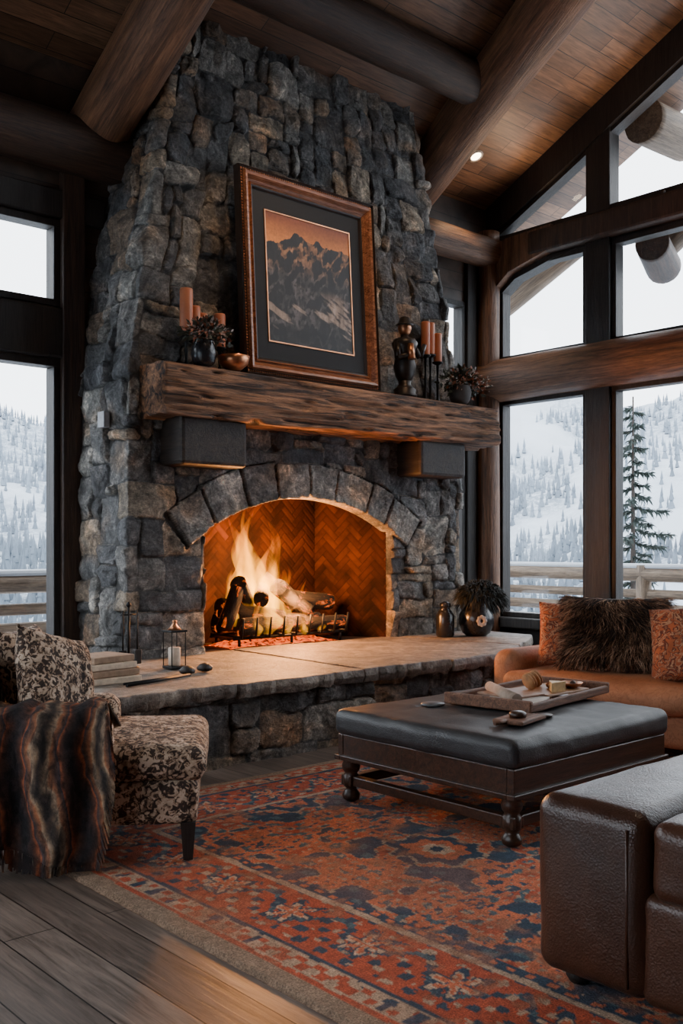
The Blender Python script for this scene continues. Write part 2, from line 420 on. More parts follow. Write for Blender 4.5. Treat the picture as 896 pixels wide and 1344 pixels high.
mobj('gable',[(XL-.16,YF,5.2),(XL-.16,YB,5.2),(XL-.16,RIDGE,8.12),(XL,YF,5.2),(XL,YB,5.2),(XL,RIDGE,8.12)],[(0,1,2),(5,4,3),(0,3,4,1),(1,4,5,2),(2,5,3,0)],WALLR,wl)
for a,b,c,d in LH: window('y',XL-.06,a,b,c,d,.07,.14)
boxes('wall_front',[((XL,YF-.16,0),(XR+.1,YF,5.25))],WALLW)

tr1=empty('trim_1')
rod('window_beam',(XR-.06,YF,3.22),(XR-.06,YB,3.22),.22,.235,LOG,tr1,28,.05,3)
box('upper_beam',(XR-.14,YF,4.52),(XR+.02,6.6,4.78),LOG_D,tr1,.03)
mobj('curved_header',[(x,y,z) for x in(XR-.13,XR-.01) for y,z in((7.22,3.9),(7.1,4.22),(6.86,4.40),(6.3,4.54),(6.3,4.80),(6.9,4.78),(7.22,4.7))],
     [(0,1,2,3,4,5,6),(13,12,11,10,9,8,7)]+[(i,(i+1)%7,7+(i+1)%7,7+i) for i in range(7)],LOG,tr1)
tr2=empty('trim_2')
rod('corner_log',(XR-.12,YB-.1,0),(XR-.12,YB-.1,4.9),.13,.12,LOG,tr2,20,.04,5)
box('casing_right_window',(8.38,YB-.05,.3),(8.55,YB+.02,4.6),DARKW,tr2,.01)
box('casing_left_window',(3.53,YB-.07,.3),(3.72,YB+.02,4.4),LOG_D,tr2,.01)
box('header_left',(XL,YB-.06,3.93),(3.9,YB+.02,4.15),DARKW,tr2,.01)
box('transom_left',(XL,YB-.06,2.83),(3.6,YB+.02,3.23),DARKW,tr2,.02)
box('apron_left',(XL,YB-.08,.38),(3.6,YB+.02,.55),DARKW,tr2,.02)
box('apron_right',(XR-.10,YF,.44),(XR+.02,YB-.2,.56),DARKW,tr2,.015)
for i,(a,b) in enumerate([(5.63,5.92),(3.66,3.95),(1.66,1.95)]):
    box('mullion_%d'%i,(XR-.05,a,.56),(XR+.01,b,3.05),DARKW,tr2,.01)
    box('mullion_up_%d'%i,(XR-.05,a,3.4),(XR+.01,b,4.6),DARKW,tr2,.01)
box('mullion_end',(XR-.05,7.09,.56),(XR+.01,7.2,4.3),DARKW,tr2,.01)
box('baseboard_right',(XR-.03,YF,0),(XR,YB-.2,.16),DARKW)
box('baseboard_back',(XL,YB-.03,0),(3.6,YB,.16),DARKW)
ra_=empty('roof_timbers')
rod('eave_log',(XL,YB-.12,4.5),(4.5,YB-.12,4.5),.2,.22,LOG_D,ra_,24,.05,8)
rod('eave_log_right',(6.9,YB-.12,4.66),(XR,YB-.12,4.66),.17,.17,LOG,ra_,24,.05,9)
rod('rafter_left',(3.8,7.25,4.62),(3.8,2.0,7.35),.24,.25,LOG,ra_,28,.06,11)
rod('rafter_right',(7.55,7.28,5.10),(6.50,3.0,6.90),.25,.30,LOG,ra_,28,.05,12)
rod('purlin_1',(XL,6.0,5.66),(7.1,6.0,5.68),.2,.2,LOG_D,ra_,24,.05,13)
rod('purlin_2',(XL,5.0,6.18),(6.9,5.0,6.2),.2,.2,LOG_D,ra_,24,.05,14)
rod('purlin_3',(XL,3.4,6.95),(6.5,3.4,6.95),.22,.22,LOG_D,ra_,24,.05,15)
rod('rafter_far_left',(.6,7.25,4.7),(.6,2.0,7.4),.24,.25,LOG_D,ra_,28,.06,16)

# ------------------------------------------------------------ fireplace
fp=empty('stone_fireplace')
CX=5.53
def hw(z): return np.where(z<2.7,1.86-.01*z,1.833-(z-2.7)*.18)
def yf(z): return 6.45+np.clip(z-2.7,0,9)*.045
SD=.85;FR=3.7
def chim(u,z):
    w=hw(z);y=yf(z)
    tl=np.clip(u/SD,0,1);tf=np.clip((u-SD)/FR,0,1);trr=np.clip((u-SD-FR)/SD,0,1)
    x=CX-w+2*w*tf
    yy=np.where(u<SD,7.3+(y-7.3)*tl,np.where(u>SD+FR,y+(7.3-y)*trr,y))
    a1=sm((u-SD+.03)/.06)*math.pi/2;a2=sm((u-SD-FR+.03)/.06)*math.pi/2
    a=a1+a2
    return np.stack([x,yy,z],-1),np.stack([-np.cos(a),-np.sin(a),0*z],-1)
OX=5.385;OH=1.025;ZS=1.48;ZA=1.76;RA=(OH**2+(ZA-ZS)**2)/(2*(ZA-ZS));ZC=ZA-RA
def uX(u): return CX-1.85+(u-SD)
def hole(u,z):
    x=uX(u)-OX;return (np.abs(x)<OH)&(np.hypot(x,z-ZC)<RA)
def hsnap(u,z):
    x=uX(u)-OX;r=np.hypot(x,z-ZC);ds=OH-np.abs(x);dr=RA-r
    side=ds<dr
    nx=np.where(side,np.sign(x)*OH,x*RA/r);nz=np.where(side,z,ZC+(z-ZC)*RA/r)
    return u+(nx-x),nz
def archf(u,z):
    x=uX(u)-OX;r=np.hypot(x,z-ZC);th=np.arctan2(x,z-ZC)
    TM=math.radians(37.5);NV=8
    jit=np.random.RandomState(4).uniform(-.02,.02,NV+1);b=np.linspace(-TM,TM,NV+1)+jit
    k=np.clip(np.searchsorted(b,th)-1,0,NV-1)
    ro=RA+.31+.06*(_h(k,k*0,77)-.5)
    d=np.minimum(np.minimum((th-b[k])*r,(b[k+1]-th)*r),np.minimum(r-RA+.02,ro-r))
    m=(r>RA-.02)&(r<ro)&(np.abs(th)<TM)&(z>1.3)
    return m,k,d+.008*(vnoise(u*30,z*30,5)-.5)
masonry('stone_veneer',2*SD+FR,.48,5.8,chim,STONE,seed=37,hole=hole,holesnap=hsnap,arch=archf,parent=fp,amp=.034)
HP=[(2.5,6.45),(2.5,4.97),(6.2,4.97),(7.5,5.75),(7.5,6.45)]
hpos,HL=pathpos(HP)
masonry('hearth_riser',HL,0,.45,hpos,STONE_H,seed=44,parent=fp,amp=.032,warp=.03,cell=(.12,.075),hs=(2,2,3,3,4))
box('plinth_fill_left',(2.52,6.3,0),(7.48,YB,.47),simple('mortar',(.05,.05,.05),.9),fp)
SLAB=M('hearth_flagstone',rough=.55)
v=SLAB.coord();n1=SLAB.noise(v,3.2,9,.7,.8);n2=SLAB.noise(v,24,7,.75)
c=SLAB.ramp(n1,[(.30,(.07,.062,.055)),(.45,(.17,.145,.125)),(.56,(.27,.23,.19)),(.72,(.46,.39,.32))]);c=SLAB.mix(.9,c,SLAB.ramp(n2,[(.32,(.4,.4,.4)),(.66,(1.5,1.5,1.5))]),'MULTIPLY')
SLAB.color(c);SLAB.bump(SLAB.math('ADD',n2,n1),1.,.025);SLAB=SLAB.m
def slabpoly(name,pts,z0,z1,seed):
    r=random.Random(seed);out=[]
    for i,(a,b) in enumerate(zip(pts,pts[1:]+pts[:1])):
        a=Vector((*a,0));b=Vector((*b,0));L=(b-a).length;n=max(1,int(L/.05))
        for k in range(n):
            p=a.lerp(b,k/n);w=(float(fbm(np.array(p.x*5),np.array(p.y*5),seed))-.5)*.08
            out.append((p.x+r.uniform(-.009,.009),p.y+r.uniform(-.010,.010)+(w if p.y<5.9 else 0)))
    n=len(out)
    V=[(x,y+.01,z0+r.uniform(-.008,.008)) for x,y in out]+[(x+r.uniform(-.004,.004),y+r.uniform(-.012,.012)-.01,(z0+z1)/2) for x,y in out]+[(x,y,z1) for x,y in out]
    F=[tuple(range(n))[::-1],tuple(range(2*n,3*n))]
    for l in(0,n):F+=[(l+i,l+(i+1)%n,l+n+(i+1)%n,l+n+i) for i in range(n)]
    o=mobj(name,V,F,SLAB,fp);bevel(o,.012,2);return o
g=.006
slabpoly('slab_1',[(2.44,4.9),(3.55-g,4.9),(3.48-g,6.5),(2.44,6.5)],.42,.515,1)
slabpoly('slab_2',[(3.55+g,4.89),(4.62-g,4.9),(4.70-g,6.55),(3.48+g,6.5)],.42,.51,2)
slabpoly('slab_3',[(4.62+g,4.9),(5.5-g,4.88),(5.45-g,6.55),(4.70+g,6.55)],.42,.517,3)
slabpoly('slab_4',[(5.5+g,4.88),(6.24,4.9),(6.75-g,5.2),(6.5-g,6.55),(5.45+g,6.55)],.42,.512,4)
slabpoly('slab_5',[(6.75+g,5.2),(7.58,5.7),(7.58,6.5),(6.5+g,6.55)],.42,.515,5)
# firebox
BRK=M('firebrick',rough=.9);a=BRK.n('ShaderNodeAttribute',attribute_name='col');sp=BRK.n('ShaderNodeSeparateColor',{'Color':a.outputs['Color']})
b_=BRK.ramp(sp.outputs[0],[(0,(.020,.0055,.0025)),(.5,(.034,.0095,.004)),(1,(.052,.016,.007))]);nn=BRK.noise(BRK.coord(),2.6,6)
b_=BRK.mix(1.,b_,BRK.ramp(nn,[(.38,(.25,.23,.23)),(.62,(1.2,1.2,1.2))]),'MULTIPLY');BRK.color(BRK.mix(sp.outputs[1],(.008,.003,.002),b_));BRK.bump(BRK.noise(BRK.coord(),40,4),.3,.01);BRK.b.inputs['Specular IOR Level'].default_value=.15;BRK=BRK.m
def herring(name,p0,p1,z0,z1):
    p0=np.array(p0);p1=np.array(p1);U=np.hypot(*(p1-p0));du=.008
    nu=int(U/du)+1;nv=int((z1-z0)/du)+1;u,z=np.meshgrid(np.linspace(0,U,nu),np.linspace(z0,z1,nv))
    W=.060;n=3;c=math.sqrt(.5);x=(u*c+z*c)/W+50;y=(-u*c+z*c)/W+50
    ix=np.floor(x).astype(int);iy=np.floor(y).astype(int);k=(ix-iy)%(2*n);H=k<n
    a=np.where(H,x-(ix-k),x-ix);b=np.where(H,y-iy,y-(iy-(2*n-1-k)))
    la=np.where(H,n,1);lb=np.where(H,1,n);d=np.minimum(np.minimum(a,la-a),np.minimum(b,lb-b))*W
    iid=np.where(H,(ix-k)*57+iy*131,ix*57+(iy-(2*n-1-k))*131+7)
    rn=_h(iid,iid*3,3);h=sm((d-.002)/.006)*.007+.003*rn
    nr=np.array([-(p1-p0)[1],(p1-p0)[0]])/U*-1
    X=p0[0]+(p1-p0)[0]*u/U+nr[0]*h;Y=p0[1]+(p1-p0)[1]*u/U+nr[1]*h
    idx=np.arange(nu*nv).reshape(nv,nu);q=np.stack([idx[:-1,:-1],idx[:-1,1:],idx[1:,1:],idx[1:,:-1]],-1).reshape(-1,4)
    return mobj(name,np.stack([X,Y,z],-1).reshape(-1,3),q,BRK,fp,smooth=True,col=np.stack([rn,sm((d-.001)/.004)*.8+.2,rn],-1).reshape(-1,3))
herring('firebox_left',(4.36,6.50),(4.62,7.2),.5,1.95)
herring('firebox_back',(4.62,7.2),(6.14,7.2),.5,1.95)
herring('firebox_right',(6.14,7.2),(6.41,6.50),.5,1.95)
SOOT=simple('sooty_brick',(.04,.022,.015),.95)
box('firebox_floor',(4.3,6.45,.44),(6.5,7.22,.503),SOOT,fp)
box('firebox_smoke_shelf',(4.3,6.52,1.93),(6.5,7.25,2.0),SOOT,fp)

def beam(name,lo,hi,mat,parent,amp=.03,seed=0,d=.022):
    lo=np.array(lo);hi=np.array(hi);c=(lo+hi)/2;h=(hi-lo)/2
    nx=int((hi[0]-lo[0])/d);pr=[];m1=16;m2=20
    for i in range(m1):pr.append((-1+2*i/m1,-1))
    for i in range(m2):pr.append((1,-1+2*i/m2))
    for i in range(m1):pr.append((1-2*i/m1,1))
    for i in range(m2):pr.append((-1,1-2*i/m2))
    n=len(pr);V=[];F=[]
    for i in range(nx+1):
        x=-h[0]+2*h[0]*i/nx
        for j,(a,b) in enumerate(pr):
            k=1-.06*(abs(a)*abs(b))**4
            y=a*h[1]*k;z=b*h[2]*k
            q=j/n*9
            f=float(fbm(np.array(x*.9),np.array(q*1.6+3),seed,3))-.5;g2=abs(float(fbm(np.array(x*.8),np.array(q*6+3),seed+5,3))-.5)
            g3=float(fbm(np.array(x*2.2),np.array(q*9),seed+8,3))-.5
            s=amp*(f*1.5+g3*.45-1.3*max(0,.055-g2)/.055*.6)
            if b>=.99: s*=.15
            V.append((x,y+ (a if abs(a)>=abs(b) else 0)*s,z+(b if abs(b)>=abs(a) else 0)*s*.8))
    for i in range(nx):
        for j in range(n):F.append((i*n+j,i*n+(j+1)%n,(i+1)*n+(j+1)%n,(i+1)*n+j))
    F.append(tuple(range(n))[::-1]);F.append(tuple(nx*n+j for j in range(n)))
    o=mobj(name,V,F,mat,parent,smooth=True,loc=tuple(c));return o
beam('mantel',(3.78,6.08,2.31),(7.55,6.56,2.70),MANT,fp,.055,3)
CORB=wood('corbel_wood',(.012,.008,.006),(.05,.032,.022),1)
box('corbel_left',(3.95,6.14,1.96),(4.55,6.6,2.33),CORB,fp,.03)
box('corbel_right',(6.50,6.14,2.0),(7.12,6.6,2.33),CORB,fp,.03)
box('wall_outlet',(3.60,6.66,2.25),(3.65,6.76,2.37),simple('grey_plate',(.3,.3,.32),.4),bw=.004)

# fire
CHAR=M('charred_log',rough=.9);v=CHAR.coord((6,6,2));n=CHAR.noise(v,2,6,.7,.5)
CHAR.color(CHAR.ramp(n,[(.35,(.006,.0045,.004)),(.6,(.016,.010,.007)),(.8,(.05,.025,.014))]));CHAR.bump(n,.9,.04)
CHAR.l(CHAR.ramp(n,[(.56,(0,0,0)),(.70,(1,.16,.02))]),CHAR.b.inputs['Emission Color']);CHAR.b.inputs['Emission Strength'].default_value=2;CHAR=CHAR.m
lg=empty('burning_logs')
L=[((4.74,6.80,.84),(5.35,6.72,.72),.09),((4.85,6.66,.67),(5.75,6.70,.69),.085),((4.80,6.92,.70),(5.8,6.94,.70),.09),((5.05,6.62,.90),(5.35,7.0,1.02),.07),
   ((5.22,6.6,1.0),(5.78,6.88,.74),.08),((5.45,6.74,.88),(6.0,6.84,.84),.085),((4.84,6.66,1.05),(5.18,6.9,.72),.075),((5.28,6.9,1.08),(5.62,6.66,.78),.065),((4.74,6.72,.68),(4.84,6.66,1.02),.07),((5.5,6.64,.67),(6.05,6.7,.67),.07)]
for i,(a,b,r) in enumerate(L): rod('log_%d'%i,a,b,r,r*.9,CHAR,lg,14,.22,i+50)
EMB=M('embers',(.03,.01,.005),.9);v=EMB.coord();n=EMB.noise(v,26,4,.7)
EMB.l(EMB.ramp(n,[(.42,(.02,.0,.0)),(.55,(1,.09,.004)),(.7,(1,.24,.012))]),EMB.b.inputs['Emission Color']);EMB.b.inputs['Emission Strength'].default_value=2.2;EMB=EMB.m
V=[];F=[];nx,ny=40,16
for i in range(nx+1):
    for j in range(ny+1):
        x=4.72+1.2*i/nx;y=6.6+.4*j/ny;e=max(0,1-((x-5.3)/.62)**4)*max(0,1-((y-6.8)/.22)**4)
        V.append((x,y,.503+.05*e*(.4+float(vnoise(np.array(x*22),np.array(y*22),3)))))
for i in range(nx):
    for j in range(ny):
        a=i*(ny+1)+j;F.append((a,a+ny+1,a+ny+2,a+1))
mobj('ember_bed',V,F,EMB,lg,smooth=True)
gr=empty('fire_grate')
for i in range(9):
    x=4.8+i*.145
    rod('bar_%d'%i,(x,6.56,.60),(x,7.0,.60),.011,.011,BLACK,gr,8);rod('tip_%d'%i,(x,6.56,.59),(x,6.53,.76),.011,.009,BLACK,gr,8)
for y in(6.62,6.95):
    rod('rail_%.2f'%y,(4.76,y,.585),(6.0,y,.585),.013,.013,BLACK,gr,8)
    for x in(4.82,5.38,5.94):rod('leg_%.1f_%.1f'%(x,y),(x,y,.503),(x,y,.59),.014,.012,BLACK,gr,8)
FL=bpy.data.materials.new('flame');FL.use_nodes=True;t=FL.node_tree;t.nodes.clear()
o_=t.nodes.new('ShaderNodeOutputMaterial');em=t.nodes.new('ShaderNodeEmission');tc=t.nodes.new('ShaderNodeTexCoord');sx=t.nodes.new('ShaderNodeSeparateXYZ')
cr=t.nodes.new('ShaderNodeValToRGB');cr2=t.nodes.new('ShaderNodeValToRGB');mm=t.nodes.new('ShaderNodeMath');mm.operation='MULTIPLY'
nz=t.nodes.new('ShaderNodeTexNoise');nz.inputs['Scale'].default_value=10;nz.inputs['Detail'].default_value=3
mp=t.nodes.new('ShaderNodeMapping');mp.inputs['Scale'].default_value=(1,1,.3);t.links.new(tc.outputs['Object'],mp.inputs[0]);t.links.new(mp.outputs[0],nz.inputs['Vector'])
cr3=t.nodes.new('ShaderNodeValToRGB');cr3.color_ramp.elements[0].position=.40;cr3.color_ramp.elements[0].color=(.06,.06,.06,1);cr3.color_ramp.elements[1].position=.62
t.links.new(nz.outputs['Fac'],cr3.inputs[0])
t.links.new(tc.outputs['Generated'],sx.inputs[0]);t.links.new(sx.outputs['Z'],cr.inputs[0]);t.links.new(sx.outputs['Z'],cr2.inputs[0])
e=cr.color_ramp.elements;e[0].color=(1,.42,.012,1);e[1].color=(1,.14,.001,1);e.new(.5).color=(1,.34,.004,1)
e=cr2.color_ramp.elements;e[0].color=(.35,.35,.35,1);e[1].color=(.25,.25,.25,1);e.new(.3).color=(1,1,1,1);e.new(.65).color=(.6,.6,.6,1)
m2=t.nodes.new('ShaderNodeMath');m2.operation='MULTIPLY'
t.links.new(cr2.outputs[0],mm.inputs[0]);t.links.new(cr3.outputs[0],mm.inputs[1]);t.links.new(mm.outputs[0],m2.inputs[0]);m2.inputs[1].default_value=42
t.links.new(m2.outputs[0],em.inputs['Strength']);t.links.new(cr.outputs[0],em.inputs['Color']);t.links.new(em.outputs[0],o_.inputs['Volume'])
fl=empty('fire_flames')
def tongue(i,x,y,z,h,r,seed):
    rr=random.Random(seed);ph=rr.uniform(0,6);ph2=rr.uniform(0,6);A=rr.uniform(.05,.10)*h/.6;lean=rr.uniform(-.14,.08)*h
    V=[];F=[];n=30;sg=16
    for k in range(n):
        t_=k/(n-1);R=r*(math.sin(math.pi*min(1,(t_*.92+.04))**.62))**1.0*(1-t_)**.45*(1+.25*math.sin(t_*11+ph2))+.001
        ox=A*math.sin(t_*6+ph)*t_+lean*t_;oy=A*.5*math.sin(t_*4+ph2)*t_
        for j in range(sg):
            a=2*math.pi*j/sg;q=1+.32*math.sin(2*a+ph+t_*6)+.2*math.sin(3*a+ph2-t_*8)
            V.append((ox+R*q*math.cos(a),oy+R*q*math.sin(a)*.7,t_*h))
    for k in range(n-1):
        for j in range(sg):F.append((k*sg+j,k*sg+(j+1)%sg,(k+1)*sg+(j+1)%sg,(k+1)*sg+j))
    F.append(tuple(reversed(range(sg))));F.append(tuple((n-1)*sg+j for j in range(sg)))
    mobj('tongue_%d'%i,V,F,FL,fl,smooth=True,loc=(x,y,z))
T=[(4.98,6.76,.72,.76,.12),(5.10,6.80,.72,1.02,.14),(5.20,6.74,.72,.90,.13),(5.04,6.84,.75,.90,.11),(5.29,6.82,.72,.74,.11),(4.90,6.80,.72,.56,.09),(5.15,6.66,.70,.68,.11),(5.38,6.76,.72,.52,.08),(5.5,6.84,.74,.44,.07),(4.83,6.72,.68,.40,.07),(5.64,6.78,.72,.34,.06),(5.12,6.62,.60,.40,.09),(5.33,6.62,.6,.35,.07),(5.76,6.9,.72,.26,.05),(5.0,6.62,.6,.3,.06),(5.16,6.86,.9,.90,.08),(5.5,6.6,.58,.25,.05),(5.7,6.62,.58,.18,.04),(5.08,6.74,.80,.85,.07),(5.2,6.7,.6,.6,.08)]
for i,q in enumerate(T):tongue(i,*q,seed=i+3)
def point(name,loc,e,c,r):
    l=bpy.data.lights.new(name,'POINT');l.energy=e;l.color=c;l.shadow_soft_size=r;o=bpy.data.objects.new(name,l);COL.objects.link(o);o.location=loc;return o
point('fire_light',(5.2,6.66,1.20),230,(1,.38,.10),.12)
point('fire_light_low',(5.45,6.56,.84),60,(1,.36,.09),.08)

# ------------------------------------------------------------ picture
pf=empty('framed_mountain_painting',(5.315,6.27,2.705));pf.rotation_euler=(-math.radians(3.5),0,0)
W,H=1.47,1.68
def ring(name,w0,h0,w1,h1,prof,mat):
    V=[];F=[]
    for t_,yy in prof:
        hw_=(w0+(w1-w0)*t_)/2;hh_=(h0+(h1-h0)*t_)/2
        V+=[(-hw_,-yy,H/2-hh_),(hw_,-yy,H/2-hh_),(hw_,-yy,H/2+hh_),(-hw_,-yy,H/2+hh_)]
    for i in range(len(prof)-1):
        for j in range(4):F.append((i*4+j,i*4+(j+1)%4,(i+1)*4+(j+1)%4,(i+1)*4+j))
    return mobj(name,V,F,mat,pf)
FRW=wood('frame_copper_wood',(.14,.045,.018),(.50,.20,.09),0,2,rough=.26,bump=.1)
DKF=simple('frame_dark',(.03,.018,.013),.35)
ring('outer_edge',W,H,W-.03,H-.03,[(0,0),(0,.06),(.5,.08),(1,.07)],DKF)
ring('bead_band',W-.03,H-.03,W-.08,H-.08,[(0,.065),(.5,.055),(1,.065)],DKF)
ring('moulding',W-.08,H-.08,W-.265,H-.265,[(0,.065),(.12,.095),(.35,.088),(.6,.055),(.78,.045),(.88,.062),(1,.05)],FRW)
ring('inner_black',W-.265,H-.265,W-.31,H-.31,[(0,.05),(.5,.045),(1,.028)],DKF)
V=[];F=[]
def bead(cx,cz,r=.009):
    b=len(V)
    for th in range(4):
        pa=math.pi*th/6
        for j in range(6):
            a=j*math.pi/3;V.append((cx+r*math.cos(pa)*math.cos(a),-.058-r*math.sin(pa)*1.1,cz+r*math.cos(pa)*math.sin(a)))
    for th in range(3):
        for j in range(6):F.append((b+th*6+j,b+th*6+(j+1)%6,b+(th+1)*6+(j+1)%6,b+(th+1)*6+j))
x=-W/2+.03
while x<W/2-.025:
    bead(x,.028);bead(x,H-.028);x+=.023
z=.035
while z<H-.025:
    bead(-W/2+.028,z);bead(W/2-.028,z);z+=.023
mobj('beads',V,F,COPPER,pf,smooth=True)
MAT=simple('mat_board',(.014,.016,.020),.8,ns=200,var=.15)
mobj('mat_board',[(-W/2+.12,-.028,.12),(W/2-.12,-.028,.12),(W/2-.12,-.028,H-.12),(-W/2+.12,-.028,H-.12)],[(0,1,2,3)],MAT,pf)
aw,ah=.91,1.06
ring('fillet',aw+.03,ah+.03,aw,ah,[(0,.03),(.2,.036),(.8,.036),(1,.03)],COPPER)
n1_,n2_=240,280;uu,vv=np.meshgrid(np.linspace(0,1,n1_),np.linspace(0,1,n2_))
ridge=.80+.07*np.exp(-((uu-.36)/.10)**2)+.06*np.exp(-((uu-.62)/.09)**2)+.03*np.exp(-((uu-.88)/.1)**2)+.10*(fbm(uu*9,uu*0+1,5,5)-.5)
g_=np.clip((vv-.76)/.24,0,1)[...,None]
sky=np.array([.78,.27,.055])*(1-g_)+np.array([.20,.045,.014])*g_
sky=sky*(.7+.6*fbm(uu*3,vv*12,8)[...,None])
rx=uu*7+vv*3;ry=vv*7-uu*6
rk=1-np.abs(2*fbm(rx,ry,11,6)-1);lit=sm((rk-.82)*9);rk2=sm((fbm(uu*14+vv*8,vv*16-uu*9,61,4)-.5)*8)
hi=sm((vv-.50)/.25)
warm=np.array([.55,.25,.10]);cool=np.array([.12,.10,.095])
mt=np.array([.011,.010,.011])+(warm*hi[...,None]+cool*(1-hi)[...,None])*(lit*.7*(.4+.6*rk2))[...,None]
low=fbm(uu*4+vv*2,vv*15+uu*5,19,5);sn=sm((low-.56)*12)*sm((.50-vv)/.15);mt=mt+np.array([.36,.26,.20])*sn[...,None]*.8
tree=fbm(uu*38,vv*12,23,3);mt=mt*(.25+1.3*tree)[...,None]
fg=sm((.14-vv+.06*(fbm(uu*8,uu*0,71,4)-.5))/.04);mt=mt*(1-.7*fg)[...,None]
Ccol=np.where((vv>ridge)[...,None],sky,mt)
PT=M('painting',rough=.55);a=PT.n('ShaderNodeAttribute',attribute_name='col');PT.color(PT.mix(.4,a.outputs['Color'],PT.ramp(PT.noise(PT.coord(),50,4),[(.3,(.5,.5,.5)),(.7,(1.4,1.4,1.4))]),'MULTIPLY'));PT=PT.m
P=np.stack([(uu-.5)*aw,uu*0-.0295,(vv-.5)*ah+H/2],-1).reshape(-1,3);idx=np.arange(n1_*n2_).reshape(n2_,n1_);q=np.stack([idx[:-1,:-1],idx[:-1,1:],idx[1:,1:],idx[1:,:-1]],-1).reshape(-1,4)
mobj('canvas',P,q,PT,pf,col=Ccol.reshape(-1,3))
mobj('backing',[(x,y,z) for x in(-W/2+.01,W/2-.01) for y in(-.02,.0) for z in(.01,H-.01)],[(0,1,3,2),(4,6,7,5),(0,4,5,1),(2,3,7,6),(0,2,6,4),(1,5,7,3)],DKF,pf)

# ------------------------------------------------------------ mantel decor
MZ=2.705
CAND=simple('copper_wax',(.50,.17,.08),.45,0,var=.12,ns=8,Subsurface_Weight=.15)
def candle(par,x,y,z,r,h,i):
    lathe('candle_%d'%i,[(r*.96,0),(r,.01),(r,h-.012),(r*.92,h),(r*.75,h-.004),(r*.3,h-.012),(0.002,h-.012)],(x,y,z),CAND,par,20)
    rod('wick_%d'%i,(x,y,z+h-.012),(x,y,z+h+.015),.002,.0015,BLACK,par,6)
def stand(par,x,y,z,h,r,i):
    lathe('holder_%d'%i,[(r*1.1,0),(r*1.1,.012),(r*.35,.03),(r*.2,.06),(r*.3,h*.5),(r*.18,h*.6),(r*.3,h-.03),(r*1.1,h-.012),(r*1.15,h)],(x,y,z),BLACK,par,20)
cs=empty('candle_holder_set')
for i,(x,y,h,hc,r) in enumerate([(4.10,6.31,.26,.34,.05),(4.18,6.31,.22,.26,.04),(4.26,6.33,.2,.24,.038),(4.42,6.33,.2,.26,.045)]):
    stand(cs,x,y,MZ,h,.045,i);candle(cs,x,y,MZ+h,r,hc,i)
pp=empty('potted_dried_flowers')
lathe('pot',[(.06,0),(.085,.03),(.095,.09),(.085,.15),(.07,.18),(.075,.19)],(4.15,6.15,MZ),IRONP,pp)
LEAF=simple('dark_green_leaf',(.035,.04,.025),.6,var=.5,ns=9);PET=simple('pale_petal',(.45,.38,.34),.6,var=.3);DRY=simple('dried_bloom',(.25,.085,.04),.7,var=.4)
foliage('leaves',(4.17,6.14,MZ+.24),(.22,.07,.12),280,.055,LEAF,pp,1);foliage('petals',(4.2,6.12,MZ+.26),(.21,.06,.11),150,.035,PET,pp,2);foliage('blooms',(4.15,6.12,MZ+.25),(.21,.06,.11),110,.042,DRY,pp,3)
lathe('copper_bowl',[(.05,0),(.06,.008),(.11,.05),(.125,.11),(.118,.112),(.10,.055),(.03,.02),(.001,.018)],(4.44,6.17,MZ),COPPER)
st=empty('bronze_statuette');BRZ=simple('dark_bronze',(.03,.022,.018),.38,.5);bx,by=6.40,6.25
lathe('base',[(.11,0),(.115,.02),(.10,.035),(.105,.07),(.08,.09),(.055,.12),(.06,.15)],(bx,by,MZ),BRZ,st)
lathe('robe',[(.055,0),(.085,.06),(.105,.14),(.085,.22),(.105,.30),(.12,.35),(.095,.39),(.035,.41),(.032,.44)],(bx,by,MZ+.14),BRZ,st)
lathe('head',[(.02,0),(.05,.025),(.062,.065),(.058,.10),(.04,.13),(.01,.145)],(bx,by,MZ+.56),COPPER,st,20)
lathe('hat',[(.085,0),(.075,.012),(.055,.03),(.045,.07),(.015,.085)],(bx,by,MZ+.655),BRZ,st,20)
rod('arm_left',(bx-.09,by,MZ+.49),(bx-.14,by-.05,MZ+.34),.036,.028,BRZ,st,10);rod('forearm_left',(bx-.14,by-.05,MZ+.34),(bx-.02,by-.11,MZ+.38),.028,.02,BRZ,st,10)
rod('arm_right',(bx+.09,by,MZ+.49),(bx+.16,by-.04,MZ+.38),.036,.028,BRZ,st,10);rod('forearm_right',(bx+.16,by-.04,MZ+.38),(bx+.20,by-.06,MZ+.50),.028,.02,BRZ,st,10)
rod('bundle',(bx-.03,by-.12,MZ+.33),(bx-.03,by-.1,MZ+.47),.035,.03,COPPER,st,10)
c2=empty('candle_holder_set')
for i,(x,y,h,hc,r) in enumerate([(6.74,6.31,.44,.31,.042),(6.84,6.34,.46,.30,.042),(6.93,6.33,.40,.27,.04)]):
    stand(c2,x,y,MZ,h,.045,i);candle(c2,x,y,MZ+h,r,hc,i)
p2=empty('potted_trailing_plant')
lathe('pot',[(.07,0),(.095,.04),(.11,.11),(.095,.16),(.10,.17)],(7.08,6.18,MZ),simple('clay_dark',(.05,.04,.035),.6),p2)
foliage('leaves',(7.10,6.17,MZ+.20),(.33,.08,.16),420,.06,LEAF,p2,5);foliage('blooms',(7.16,6.14,MZ+.20),(.32,.08,.15),230,.045,DRY,p2,6);foliage('petals',(7.18,6.13,MZ+.21),(.32,.07,.15),150,.032,PET,p2,8)

